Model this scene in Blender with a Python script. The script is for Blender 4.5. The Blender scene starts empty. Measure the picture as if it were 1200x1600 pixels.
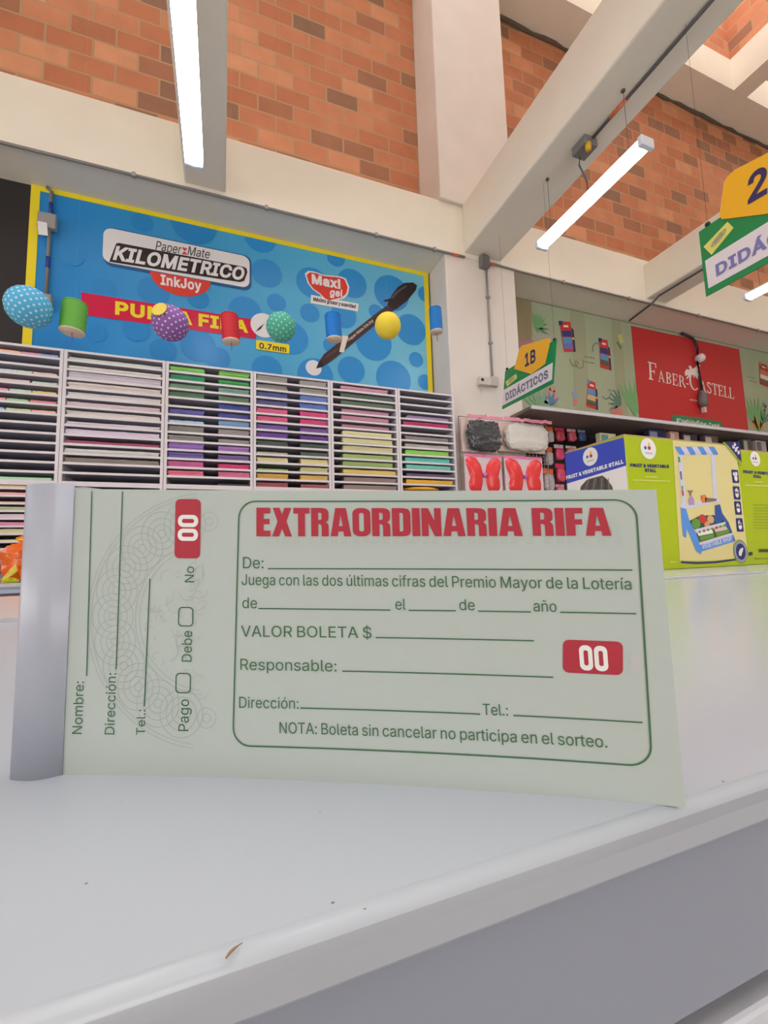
import bpy, math, random
from mathutils import Vector, Matrix
from mathutils import noise as mnoise
from mathutils.geometry import delaunay_2d_cdt

random.seed(7)
SC = bpy.context.scene
COL = SC.collection

# ---------------------------------------------------------------- camera
EYE = Vector((0.0, 0.0, 1.0))
YAW, PITCH, ROLL, FPX = 0.360066, 0.100806, -0.028664, 674.735
_f = Vector((math.sin(YAW) * math.cos(PITCH), math.cos(YAW) * math.cos(PITCH), math.sin(PITCH)))
_r = Vector((math.cos(YAW), -math.sin(YAW), 0.0))
_u = _r.cross(_f)
CR = _r * math.cos(ROLL) + _u * math.sin(ROLL)
CU = _u * math.cos(ROLL) - _r * math.sin(ROLL)
CF = _f
cam_data = bpy.data.cameras.new('camera')
cam = bpy.data.objects.new('camera', cam_data)
COL.objects.link(cam)
cam.matrix_world = Matrix(((CR.x, CU.x, -CF.x, EYE.x), (CR.y, CU.y, -CF.y, EYE.y), (CR.z, CU.z, -CF.z, EYE.z), (0, 0, 0, 1)))
cam_data.sensor_fit = 'VERTICAL'
cam_data.sensor_height = 36.0
cam_data.lens = FPX / 1600.0 * 36.0
cam_data.clip_start = 0.005
SC.camera = cam

# ---------------------------------------------------------------- sky, exposure
world = bpy.data.worlds.new('sky')
SC.world = world
world.use_nodes = True
_bg = world.node_tree.nodes['Background']
_bg.inputs['Color'].default_value = (1.0, 0.97, 0.93, 1)
_bg.inputs['Strength'].default_value = 4.0
SC.view_settings.view_transform = 'Standard'
SC.view_settings.look = 'None'
SC.view_settings.exposure = 0.05
SC.view_settings.gamma = 1.0
SC.view_settings.use_curve_mapping = False
SC.cycles.use_denoising = True
SC.cycles.max_bounces = 10
SC.cycles.diffuse_bounces = 5
SC.cycles.sample_clamp_indirect = 8.0
LAMP_W = 15.0          # radiance of the fluorescent diffusers

# ---------------------------------------------------------------- helpers
AX = {'x': 0, 'y': 1, 'z': 2}


def ray(px, py):
    return CR * ((px - 600) / FPX) - CU * ((py - 800) / FPX) + CF


def at(px, py, ax, val):
    """Point where a sight line meets the plane ax = val (world metres)."""
    d = ray(px, py)
    i = AX[ax]
    return EYE + d * ((val - EYE[i]) / d[i])


def lin(c):
    c = c / 255.0
    return c / 12.92 if c <= 0.04045 else ((c + 0.055) / 1.055) ** 2.4


_mats = {}


def mat(rgb, rough=0.55, metal=0.0, noise=0.05, scale=12.0, emit=0.0, trans=0.0, coat=0.0, bump=0.0, spec=0.5, stretch=(1, 1, 1)):
    key = (rgb, rough, metal, noise, scale, emit, trans, coat, bump, spec, stretch)
    if key in _mats:
        return _mats[key]
    m = bpy.data.materials.new('surface')
    m.use_nodes = True
    nt = m.node_tree
    b = nt.nodes['Principled BSDF']
    c = (lin(rgb[0]), lin(rgb[1]), lin(rgb[2]), 1)
    b.inputs['Base Color'].default_value = c
    b.inputs['Roughness'].default_value = rough
    b.inputs['Metallic'].default_value = metal
    b.inputs['Specular IOR Level'].default_value = spec
    if coat:
        b.inputs['Coat Weight'].default_value = coat
        b.inputs['Coat Roughness'].default_value = 0.12
    if trans:
        b.inputs['Transmission Weight'].default_value = trans
        b.inputs['IOR'].default_value = 1.05
    if emit:
        b.inputs['Emission Color'].default_value = c
        b.inputs['Emission Strength'].default_value = emit
    if noise or bump:
        tc = nt.nodes.new('ShaderNodeTexCoord')
        mp = nt.nodes.new('ShaderNodeMapping')
        mp.inputs['Scale'].default_value = stretch
        nz = nt.nodes.new('ShaderNodeTexNoise')
        nz.inputs['Scale'].default_value = scale
        nz.inputs['Detail'].default_value = 3
        nt.links.new(tc.outputs['Object'], mp.inputs['Vector'])
        nt.links.new(mp.outputs['Vector'], nz.inputs['Vector'])
        if noise:
            mx = nt.nodes.new('ShaderNodeMix')
            mx.data_type = 'RGBA'
            mx.inputs[6].default_value = tuple(v * (1 - noise) for v in c[:3]) + (1,)
            mx.inputs[7].default_value = tuple(min(1, v * (1 + noise)) for v in c[:3]) + (1,)
            nt.links.new(nz.outputs['Fac'], mx.inputs[0])
            nt.links.new(mx.outputs[2], b.inputs['Base Color'])
        if bump:
            bp = nt.nodes.new('ShaderNodeBump')
            bp.inputs['Strength'].default_value = bump
            bp.inputs['Distance'].default_value = 0.01
            nt.links.new(nz.outputs['Fac'], bp.inputs['Height'])
            nt.links.new(bp.outputs['Normal'], b.inputs['Normal'])
    _mats[key] = m
    return m


def brick_mat(axis):
    m = bpy.data.materials.new('brickwork')
    m.use_nodes = True
    nt = m.node_tree
    N, L = nt.nodes.new, nt.links.new
    b = nt.nodes['Principled BSDF']
    b.inputs['Roughness'].default_value = 0.85
    tc = N('ShaderNodeTexCoord')
    sp = N('ShaderNodeSeparateXYZ')
    L(tc.outputs['Object'], sp.inputs[0])
    cb = N('ShaderNodeCombineXYZ')
    ax = N('ShaderNodeMath'); ax.operation = 'SUBTRACT'; ax.inputs[1].default_value = 0.1083 + 0.156 - 0.312 * 80
    az = N('ShaderNodeMath'); az.operation = 'SUBTRACT'; az.inputs[1].default_value = 5.4425 - 0.1623 * 34
    L(sp.outputs[axis], ax.inputs[0]); L(sp.outputs[2], az.inputs[0])
    L(ax.outputs[0], cb.inputs[0]); L(az.outputs[0], cb.inputs[1])
    # a little waviness in the joints
    br = N('ShaderNodeTexBrick')
    br.inputs['Scale'].default_value = 1.0
    br.inputs['Brick Width'].default_value = 0.312
    br.inputs['Row Height'].default_value = 0.1623
    br.inputs['Mortar Size'].default_value = 0.0085
    br.inputs['Mortar Smooth'].default_value = 0.15
    br.inputs['Bias'].default_value = 0.0
    br.inputs['Color1'].default_value = (0, 0, 0, 1)
    br.inputs['Color2'].default_value = (1, 1, 1, 1)
    br.inputs['Mortar'].default_value = (0.5, 0.5, 0.5, 1)
    L(cb.outputs[0], br.inputs['Vector'])
    rp = N('ShaderNodeValToRGB')
    els = rp.color_ramp.elements
    pal = [(0.0, (152, 114, 90)), (0.14, (176, 120, 90)), (0.26, (200, 126, 88)), (0.6, (211, 137, 98)), (0.85, (220, 148, 108)), (1.0, (230, 166, 124))]
    els[0].position, els[1].position = 0.0, 1.0
    for p, c in pal[1:-1]:
        els.new(p)
    for e, (p, c) in zip(rp.color_ramp.elements, pal):
        e.position = p
        e.color = (lin(c[0]), lin(c[1]), lin(c[2]), 1)
    L(br.outputs['Color'], rp.inputs[0])
    nz = N('ShaderNodeTexNoise'); nz.inputs['Scale'].default_value = 5.0; nz.inputs['Detail'].default_value = 6
    L(tc.outputs['Object'], nz.inputs['Vector'])
    mm = N('ShaderNodeMix'); mm.data_type = 'RGBA'; mm.blend_type = 'MULTIPLY'
    mm.inputs[0].default_value = 0.35
    L(rp.outputs[0], mm.inputs[6]); L(nz.outputs['Fac'], mm.inputs[7])
    mo = N('ShaderNodeMix'); mo.data_type = 'RGBA'
    L(br.outputs['Fac'], mo.inputs[0]); L(mm.outputs[2], mo.inputs[6])
    mo.inputs[7].default_value = (lin(178), lin(146), lin(112), 1)
    L(mo.outputs[2], b.inputs['Base Color'])
    bp = N('ShaderNodeBump'); bp.invert = True; bp.inputs['Strength'].default_value = 0.5; bp.inputs['Distance'].default_value = 0.006
    L(br.outputs['Fac'], bp.inputs['Height']); L(bp.outputs['Normal'], b.inputs['Normal'])
    return m


def tag(o, label=None, cat=None, group=None, kind=None):
    if label: o['label'] = label
    if cat: o['category'] = cat
    if group: o['group'] = group
    if kind: o['kind'] = kind
    return o


BASE = {}


def thing(name, label, cat, loc=(0, 0, 0), group=None):
    o = bpy.data.objects.new(name, None)
    o.empty_display_size = 0.05
    COL.objects.link(o)
    o.location = loc
    BASE[o.name] = Vector(loc)
    return tag(o, label, cat, group)


class MB:
    """Collects shapes in world metres; build() links them as one mesh object."""

    def __init__(self, *mats):
        self.v, self.f, self.m, self.s, self.mats = [], [], [], [], list(mats)

    def mi(self, m):
        if m is None: return 0
        if m not in self.mats: self.mats.append(m)
        return self.mats.index(m)

    def add(self, vs, fs, m=None, smooth=False):
        b, k = len(self.v), self.mi(m)
        self.v += [tuple(p) for p in vs]
        for f in fs:
            self.f.append(tuple(i + b for i in f)); self.m.append(k); self.s.append(smooth)
        return self

    def box(self, x0, x1, y0, y1, z0, z1, m=None):
        vs = [(x, y, z) for z in (z0, z1) for y in (y0, y1) for x in (x0, x1)]
        return self.add(vs, [(0, 2, 3, 1), (4, 5, 7, 6), (0, 1, 5, 4), (2, 6, 7, 3), (0, 4, 6, 2), (1, 3, 7, 5)], m)

    def prism(self, pts, d, m=None):
        """Polygon pts (3D loop) pushed along vector d."""
        n = len(pts); d = Vector(d)
        vs = [Vector(p) for p in pts] + [Vector(p) + d for p in pts]
        fs = [tuple(range(n - 1, -1, -1)), tuple(range(n, 2 * n))] + [(i, (i + 1) % n, (i + 1) % n + n, i + n) for i in range(n)]
        return self.add(vs, fs, m)

    def poly(self, pts, m=None):
        return self.add(pts, [tuple(range(len(pts)))], m)

    def tube(self, pts, r, n=8, m=None, cap=True):
        pts = [Vector(p) for p in pts]; rings = []
        up = Vector((0, 0, 1))
        for i, p in enumerate(pts):
            t = (pts[min(i + 1, len(pts) - 1)] - pts[max(i - 1, 0)]).normalized()
            a = t.cross(up)
            if a.length < 1e-3: a = t.cross(Vector((1, 0, 0)))
            a.normalize(); b = t.cross(a)
            rr = r[i] if isinstance(r, (list, tuple)) else r
            rings.append([p + (a * math.cos(2 * math.pi * k / n) + b * math.sin(2 * math.pi * k / n)) * rr for k in range(n)])
        vs = [q for ring in rings for q in ring]
        fs = [(i * n + k, i * n + (k + 1) % n, (i + 1) * n + (k + 1) % n, (i + 1) * n + k) for i in range(len(pts) - 1) for k in range(n)]
        if cap: fs += [tuple(range(n - 1, -1, -1)), tuple(range((len(pts) - 1) * n, len(pts) * n))]
        return self.add(vs, fs, m, True)

    def lathe(self, prof, c, n=28, m=None, rot=None):
        c = Vector(c); vs = []
        for r, z in prof:
            for k in range(n):
                p = Vector((r * math.cos(2 * math.pi * k / n), r * math.sin(2 * math.pi * k / n), z))
                vs.append(c + (rot @ p if rot else p))
        fs = [(i * n + k, i * n + (k + 1) % n, (i + 1) * n + (k + 1) % n, (i + 1) * n + k) for i in range(len(prof) - 1) for k in range(n)]
        return self.add(vs, fs, m, True)

    def build(self, name, parent=None, loc=None, bevel=0.0):
        me = bpy.data.meshes.new(name)
        base = BASE.get(parent.name, Vector()) if parent else Vector(loc or (0, 0, 0))
        me.from_pydata([tuple(Vector(p) - base) for p in self.v], [], self.f)
        for mt in self.mats: me.materials.append(mt)
        me.polygons.foreach_set('material_index', self.m)
        me.polygons.foreach_set('use_smooth', self.s)
        me.update()
        o = bpy.data.objects.new(name, me)
        COL.objects.link(o)
        if parent:
            o.parent = parent
        else:
            o.location = base
        BASE[o.name] = base
        if bevel:
            bv = o.modifiers.new('bevel', 'BEVEL'); bv.width = bevel; bv.segments = 2; bv.limit_method = 'ANGLE'
        return o


def struct(mb, name, loc=None, bevel=0.0):
    return tag(mb.build(name, loc=loc, bevel=bevel), kind='structure')


# -------- outlines of the letters used on the printed things
GLYPHS = """
#|433|238,0 320,500 370,500 289,0;10,138 18,188 393,188 385,138;62,0 144,500 195,500 113,0;40,311 48,362 422,362 414,311
$|439|198,-73 198,573 240,573 240,-73;220,-9,184,-9,152,-3 125,9,99,21,78,38 63,59,48,81,39,106 38,134 103,134,104,115,110,99 121,86,132,73,146,64 164,58,181,51,200,48 220,48,243,48,263,52 281,59,299,66,313,77 324,90,334,104,340,119 340,137,340,153,335,166 326,176,318,186,306,194 291,201 241,218 181,235,139,247,107,263 85,284,62,305,51,333 51,366,51,394,59,419 74,440,89,461,109,478 135,489,161,501,190,507 223,507,256,507,285,501 311,489,336,477,356,461 371,441,385,421,393,397 394,371 332,371,329,397,317,416 297,430,277,444,251,451 221,451,200,451,181,447 164,440,148,433,135,423 127,411,118,399,113,385 113,369,113,352,118,338 129,328,139,317,152,309 166,303 209,288 260,274 306,259,323,253,338,244 353,234,367,223,379,210 388,194,397,178,401,159 401,136,401,109,394,84 380,62,366,40,345,23 318,10,291,-2,258,-9
&|440|193,-7,161,-7,132,-1 108,12,84,24,66,40 53,61,40,82,34,105 34,131,34,152,38,171 47,186,55,202,68,217 83,231 138,274 212,330 233,346 250,368,255,377,257,387 257,398,257,414,252,427 241,437,231,448,216,453 198,453,186,453,175,450 165,445,155,440,148,433 143,424,137,415,135,404 135,392,135,380,137,368 143,357 166,322 200,279 430,0 358,0 168,228 119,288,105,305,94,322 86,338,78,355,74,372 74,392,74,414,79,433 89,450,99,467,114,481 132,490,151,500,172,505 197,505,221,505,243,500 261,490,279,481,293,468 303,452,313,435,318,417 318,397,318,382,315,368 310,355,304,342,296,330 286,319 252,288 152,214,131,199,117,184 108,171,100,159,95,144 95,129,95,113,99,98 107,86,115,73,127,64 141,56,155,49,171,46 190,46,210,46,229,50 247,58,265,67,281,78 296,94,311,109,322,127 330,149,339,170,343,194 343,220 401,220,401,189,397,162 390,141,382,120,374,103 364,91 339,61 327,46,311,29,291,15 266,7,242,-2,218,-7
+|445|194,34 194,357 251,357 251,34;60,169 60,222 384,222 384,169
-|445|331,240 331,185 112,185 112,240
.|185|94,-4,81,-4,71,0 62,9,53,17,49,28 49,40,49,53,53,63 62,72,71,81,81,85 94,85,106,85,117,81 126,72,134,63,139,53 139,40,139,28,134,17 126,9,117,0,106,-4
0|445|223,-7,186,-7,154,3 128,24,101,44,81,73 68,111,54,150,47,196 47,250,47,304,54,350 68,388,82,426,102,456 128,476,154,497,186,507 223,507,260,507,291,497 317,476,344,456,364,426 378,388,391,350,398,304 398,250,398,196,391,150 378,111,364,73,344,44 318,24,292,3,260,-7;223,49,247,49,268,57 285,72,302,88,316,111 324,141,333,171,338,207 338,250,338,292,333,329 324,359,316,389,302,412 285,428,268,444,247,452 223,452,198,452,177,444 160,428,143,412,130,389 121,359,112,329,107,292 107,250,107,207,112,171 121,141,130,111,143,88 160,72,177,57,198,49
1|445|75,0 75,54 384,54 384,0;271,500 271,0 209,0 209,441 206,441 85,352 85,419 195,500
2|445|63,0 63,47 230,225 277,278,290,293,299,307 305,321,312,335,315,349 315,365,315,383,311,398 302,411,294,424,283,434 268,441,254,448,238,452 220,452,200,452,184,448 169,440,155,432,144,421 136,406,129,392,125,375 125,356 64,356,64,386,71,412 85,435,98,457,117,475 141,488,164,500,191,507 221,507,251,507,278,501 301,488,324,476,342,459 355,438,368,416,374,393 374,366,374,348,371,330 365,312,358,295,347,276 330,254 262,177 150,59 150,56 383,56 383,0
3|445|214,-7,184,-7,156,-1 130,10,105,20,85,36 69,56,53,77,45,101 43,130 107,130,109,112,115,98 124,86,134,73,147,64 162,58,178,52,196,49 215,49,235,49,254,53 270,60,287,67,300,77 309,91,319,105,323,122 323,142,323,161,319,177 311,193,302,208,288,220 270,230,252,239,227,243 198,243 154,243 154,294 283,441 283,444 68,444 68,500 366,500 366,453 208,273 208,284,245,288,276,283 303,271,330,259,350,241 365,219,379,196,386,170 386,142,386,113,379,87 364,65,349,42,329,25 303,12,278,0,248,-7
4|445|39,104 39,156 243,500 305,500 107,163 107,160 406,160 406,104;277,0 277,119 277,144 277,312 337,312 337,0
5|445|217,-7,188,-7,161,-1 138,11,114,23,95,39 81,59,67,79,60,102 59,128 120,128,121,113,127,99 136,87,145,75,156,66 170,59,185,52,200,49 217,49,238,49,256,54 271,63,287,73,300,86 309,103,318,119,322,138 322,159,322,181,318,200 308,217,299,234,286,248 270,258,254,267,235,272 214,272,197,272,181,269 165,264,148,258,135,251 126,242 66,248 94,500 360,500 360,444 148,444 132,296 134,296,145,306,158,314 174,319,191,325,208,328 226,328,248,328,269,324 289,315,308,307,325,295 339,280,353,265,364,248 372,227,380,207,384,185 384,160,384,128,377,99 363,74,348,49,328,29 303,15,278,1,250,-7
6|445|222,-7,191,-7,164,0 140,14,116,29,97,48 83,73,69,98,62,127 62,159,62,183,68,208 78,235,89,262,108,295 135,335 248,500 316,500 148,257 143,257,147,266,154,275 162,283,171,291,181,297 192,302,204,306,217,309 231,309,261,309,288,302 310,290,333,277,351,259 363,236,376,213,382,185 382,154,382,123,375,96 361,71,348,47,329,28 305,14,281,0,253,-7;222,48,242,48,259,52 274,62,289,71,300,84 309,100,318,116,322,134 322,154,322,175,318,194 309,210,300,226,289,238 274,247,259,256,242,261 222,261,203,261,186,256 171,247,156,238,144,226 136,210,127,194,123,176 123,156,123,135,127,116 136,100,144,84,156,71 171,62,186,52,203,48
7|445|95,0 318,441 318,444 61,444 61,500 384,500 384,441 162,0
8|445|222,-7,189,-7,159,-1 133,11,107,23,87,40 73,61,58,82,51,106 51,133,51,154,55,174 64,192,73,210,84,225 99,237,114,249,131,257 150,260 150,262,125,268,106,282 91,303,76,323,69,347 69,374,69,399,76,422 89,442,102,462,120,478 143,489,166,501,193,507 222,507,252,507,278,501 301,489,324,478,342,462 355,442,369,422,375,399 375,374,375,347,368,323 353,303,339,282,319,268 295,262 295,260,314,257,330,249 345,237,360,225,372,210 381,192,390,174,394,154 394,133,394,106,387,82 372,61,357,40,337,23 311,11,286,-1,256,-7;222,48,245,48,264,52 280,59,296,66,309,77 317,90,326,103,331,119 331,136,331,155,326,171 317,185,307,200,294,211 278,219,262,227,243,231 222,231,201,231,183,227 166,219,150,211,137,200 128,185,118,171,113,155 113,136,113,119,118,103 127,90,136,77,148,66 164,59,181,52,200,48;222,285,240,285,256,288 269,295,283,302,294,312 302,325,310,338,314,352 314,369,314,386,310,401 302,413,295,425,284,435 270,442,257,449,241,452 222,452,204,452,188,449 174,442,161,435,150,425 142,413,134,401,131,386 131,369,131,352,134,338 142,325,150,312,161,302 175,295,189,288,205,285
9|445|222,507,253,507,281,500 305,486,329,471,348,452 362,427,375,402,382,373 382,341,382,317,377,292 366,265,356,238,337,205 310,165 197,0 128,0 296,243 302,243,298,234,291,225 283,217,274,209,264,203 252,198,241,194,228,191 214,191,184,191,157,198 135,210,112,223,94,241 82,264,69,287,62,315 62,346,62,377,69,405 83,429,97,453,116,472 140,486,164,500,191,507;222,452,203,452,186,448 171,438,156,429,144,416 136,400,127,384,123,366 123,346,123,325,127,306 136,290,144,274,156,262 171,253,186,244,203,239 222,239,242,239,259,244 274,253,289,262,301,274 309,290,318,306,322,324 322,344,322,365,318,384 309,400,301,416,289,429 274,438,259,448,242,452
:|185|94,-4,81,-4,71,0 62,9,53,17,49,28 49,40,49,53,53,63 62,72,71,81,81,85 94,85,106,85,117,81 126,72,134,63,139,53 139,40,139,28,134,17 126,9,117,0,106,-4;94,266,81,266,71,270 62,279,53,288,49,298 49,311,49,323,53,334 62,343,71,351,81,356 94,356,106,356,117,351 126,343,134,334,139,323 139,311,139,298,134,288 126,279,117,270,106,266
A|471|16,0 198,500 271,500 455,0 388,0 282,297 260,366 228,470 241,470 209,365 187,297 84,0;108,140 108,195 363,195 363,140
B|448|59,0 59,500 237,500,272,500,300,494 323,482,346,470,363,454 374,434,386,414,391,392 391,367,391,346,388,329 380,315,373,301,363,289 350,281,338,273,324,266 309,262 309,258,326,257,341,251 357,241,372,231,385,218 395,200,406,182,411,160 411,134,411,109,405,86 393,66,382,45,363,29 339,18,314,6,282,0 242,0;122,56 241,56,280,56,307,63 324,78,341,93,349,112 349,134,349,151,345,167 337,181,328,195,316,206 300,214,285,223,266,227 244,227 122,227;122,281 234,281,252,281,269,284 283,291,298,298,309,308 318,321,326,334,330,349 330,366,330,388,323,406 307,421,292,436,268,444 236,444 122,444
C|501|263,-7,220,-7,181,4 148,24,114,45,88,75 68,113,49,152,40,197 40,250,40,302,49,348 68,386,88,425,114,454 148,475,181,496,220,507 263,507,288,507,312,503 334,496,357,488,377,477 395,463,413,449,428,431 440,411,452,391,460,368 465,342 401,342,398,360,391,375 383,388,374,401,364,412 351,421,339,430,325,437 310,441,295,446,279,448 263,448,232,448,205,440 180,425,156,409,137,387 123,358,109,328,102,292 102,250,102,207,109,172 123,142,137,113,156,90 181,75,205,60,232,52 263,52,279,52,295,54 310,59,325,63,339,70 351,79,364,88,374,99 383,112,391,126,398,141 401,158 465,158,461,132,452,109 440,89,428,69,413,52 395,37,377,23,357,12 335,5,312,-3,288,-7
D|494|215,0 94,0 94,56 211,56,252,56,286,64 312,79,339,95,359,117 372,146,386,176,392,211 392,251,392,291,386,326 373,354,360,383,340,405 314,421,288,436,256,444 217,444 92,444 92,500 221,500,270,500,312,490 346,470,381,450,408,422 426,384,444,347,454,303 454,251,454,199,444,154 426,117,407,79,380,50 345,30,309,10,266,0;122,500 122,0 59,0 59,500
E|411|59,0 59,500 366,500 366,444 122,444 122,281 349,281 349,225 122,225 122,56 369,56 369,0
F|403|59,0 59,500 363,500 363,444 122,444 122,273 340,273 340,217 122,217 122,0
G|511|264,-7,220,-7,180,4 147,25,113,46,87,75 68,114,49,152,40,197 40,250,40,302,49,348 68,386,87,425,113,454 146,475,180,496,218,507 260,507,287,507,312,503 335,495,358,487,378,476 396,461,414,447,429,429 441,409,453,389,462,367 466,343 401,343,396,359,389,374 381,386,372,399,362,410 350,420,338,429,325,436 310,441,295,446,279,448 261,448,231,448,204,440 180,425,156,410,137,387 123,358,109,328,102,292 102,250,102,207,109,172 123,142,137,113,157,91 181,75,206,60,233,52 264,52,292,52,317,58 339,70,360,82,377,99 389,121,402,143,408,169 408,199 427,196 278,196 278,251 470,251 470,197,470,155,461,120 443,89,425,59,401,35 370,18,339,2,304,-7
H|508|59,0 59,500 122,500 122,284 386,284 386,500 449,500 449,0 386,0 386,228 122,228 122,0
I|295|31,0 31,56 116,56 116,444 31,444 31,500 265,500 265,444 180,444 180,56 265,56 265,0
J|390|182,-7,138,-7,102,6 74,32,46,58,33,95 33,143 33,170 96,170 96,143,96,112,104,89 119,73,135,57,156,49 182,49,207,49,228,57 244,73,259,89,267,112 267,143 267,500 331,500 331,143,331,95,317,58 289,32,261,6,226,-7
K|459|103,143 103,212 137,257 171,298 208,338 357,500 441,500 227,271 224,271;59,0 59,500 122,500 122,329 122,221 122,190 122,0;366,0 185,255 224,304 441,0
L|386|59,0 59,500 122,500 122,56 355,56 355,0
M|617|59,0 59,500 149,500 272,184 282,156 294,120 306,82 316,48 302,48 312,81 324,119 336,156 346,184 468,500 558,500 558,0 496,0 496,286 496,321 496,362 497,406 498,449 504,449 489,402 474,357 459,316 448,286 336,0 281,0 167,286 156,315 142,355 127,401 110,449 117,449 118,409 119,365 119,323 120,286 120,0
N|514|59,0 59,500 134,500 337,180 357,148 381,105 407,54 398,53 394,106 392,155 392,192 392,500 455,500 455,0 380,0 199,285 174,325 145,374 106,444 117,446 120,377 122,322 123,286 123,0
O|524|262,-7,219,-7,181,4 148,24,114,45,88,75 69,113,49,152,40,197 40,250,40,302,49,348 69,386,88,425,114,454 148,475,181,496,219,507 262,507,305,507,344,496 377,475,410,454,437,425 456,386,475,348,485,302 485,250,485,197,475,152 456,113,437,75,410,45 377,24,344,4,305,-7;262,52,292,52,319,60 343,75,368,90,387,112 401,142,416,171,423,207 423,250,423,293,416,329 401,358,387,388,368,410 343,425,319,440,292,448 262,448,232,448,205,440 181,425,157,410,137,388 123,358,109,329,102,292 102,250,102,207,109,171 123,142,137,112,157,90 181,75,205,60,232,52
P|437|59,0 59,500 231,500,270,500,302,493 327,479,352,465,371,446 383,422,395,398,402,372 402,342,402,312,395,285 383,261,371,237,352,218 327,204,302,190,270,183 231,183 107,183 107,238 229,238,255,238,276,243 292,252,308,261,320,273 327,289,335,304,339,322 339,342,339,362,335,379 327,395,320,410,308,422 292,431,276,440,254,444 228,444 122,444 122,0
R|441|59,0 59,500 232,500,270,500,302,493 327,480,353,467,371,449 384,426,396,403,402,376 402,346,402,316,396,290 384,267,371,244,352,226 327,213,302,201,270,194 232,194 95,194 95,251 230,251,255,251,277,255 293,262,309,270,321,281 328,295,336,310,339,327 339,346,339,366,336,383 328,398,321,412,309,424 292,432,276,440,255,444 229,444 122,444 122,0;347,0 226,225 298,225 420,0
S|439|220,-9,184,-9,152,-3 125,9,99,21,78,38 63,59,48,81,39,106 38,134 103,134,104,115,110,99 121,86,132,73,146,64 164,58,181,51,200,48 220,48,243,48,263,52 281,59,299,66,313,77 324,90,334,104,340,119 340,137,340,153,335,166 326,176,318,186,306,194 291,201 241,218 181,235,139,247,107,263 85,284,62,305,51,333 51,366,51,394,59,419 74,440,89,461,109,478 135,489,161,501,190,507 223,507,256,507,285,501 311,489,336,477,356,461 371,441,385,421,393,397 394,371 332,371,329,397,317,416 297,430,277,444,251,451 221,451,200,451,181,447 164,440,148,433,135,423 127,411,118,399,113,385 113,369,113,352,118,338 129,328,139,317,152,309 166,303 209,288 260,274 306,259,323,253,338,244 353,234,367,223,379,210 388,194,397,178,401,159 401,136,401,109,394,84 380,62,366,40,345,23 318,10,291,-2,258,-9
T|441|31,444 31,500 410,500 410,444 252,444 252,0 189,0 189,444
U|508|254,-8,215,-8,181,0 151,15,122,31,99,52 83,79,67,105,59,136 59,170 59,500 122,500 122,175,122,151,128,130 138,111,149,92,164,78 184,67,204,56,227,51 254,51,282,51,305,56 325,67,345,78,360,92 370,111,381,130,386,151 386,175 386,500 449,500 449,170,449,136,441,105 425,79,409,52,386,31 357,15,328,0,294,-8
V|471|200,0 16,500 83,500 189,203 212,135 244,30 231,30 262,136 285,203 388,500 455,500 273,0
X|466|18,0 213,280 213,232 29,500 102,500 175,394 201,355 220,323 239,287 228,287 248,323 267,355 293,394 367,500 439,500 254,235 254,282 448,0 375,0 287,127 264,162 245,192 227,227 240,227 221,193 203,163 179,127 90,0
Y|464|200,0 200,205 16,500 90,500 189,339 218,287 245,227 220,227 247,288 276,339 374,500 447,500 263,205 263,0
a|383|157,-8,134,-8,112,-4 93,5,73,14,58,27 47,44,36,61,30,82 30,106,30,128,34,145 42,158,51,172,62,182 76,190,90,197,106,203 123,207 175,216 230,223,244,224,254,227 261,231,267,235,271,241 271,250 271,252,271,268,268,281 262,292,256,302,247,311 236,316,224,322,210,325 192,325,175,325,159,322 147,317,134,311,124,304 116,296,108,287,102,278 98,269 40,286,49,309,61,327 77,340,93,353,111,363 131,369,151,375,170,378 191,378 235,373,251,369,266,363 281,354,295,345,307,332 317,315,326,298,331,275 331,247 331,0 272,0 272,51 268,51 248,24,238,15,226,7 212,1,197,-5,179,-8;167,45,190,45,209,49 224,58,239,66,251,78 259,92,267,105,271,120 271,136 271,187 255,179 227,173 197,168 172,165 132,156,119,152,109,145 102,137,94,129,90,117 90,103,90,90,94,80 100,71,107,62,116,56 128,51,139,47,152,45
b|417|226,-8,203,-8,184,-4 169,4,155,12,144,21 135,31 116,58 110,58 110,0 52,0 52,500 112,500 112,314 116,314 135,340,143,350,154,359 168,366,183,374,202,378 225,378,256,378,284,370 308,354,331,339,350,316 363,288,377,259,384,225 384,186,384,146,377,112 364,83,350,54,332,32 308,16,284,0,257,-8;216,46,239,46,259,52 275,64,290,77,302,93 310,115,318,136,322,160 322,186,322,212,319,236 311,257,303,278,291,294 275,306,259,318,240,324 216,324,193,324,174,318 158,307,143,295,131,279 123,258,115,238,111,214 111,186,111,159,115,134 123,113,131,92,143,76 159,64,175,52,194,46
c|389|204,-8,170,-8,140,0 115,16,89,32,69,55 55,84,41,112,34,146 34,184,34,223,41,257 55,286,69,315,89,338 115,354,140,370,170,378 204,378,222,378,239,375 256,371,272,366,287,359 300,350,313,341,325,330 334,316,344,303,351,288 355,272 298,257 285,284 265,305 238,319 204,324,179,324,159,318 143,305,127,292,114,275 107,254,99,233,95,210 95,184,95,159,99,136 107,115,114,94,127,78 143,65,159,52,179,46 204,46 238,51 266,65 287,87 299,115 357,101,352,84,345,69 335,55,326,42,314,30 301,21,288,11,273,4 256,-1,240,-6,222,-8
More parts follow.
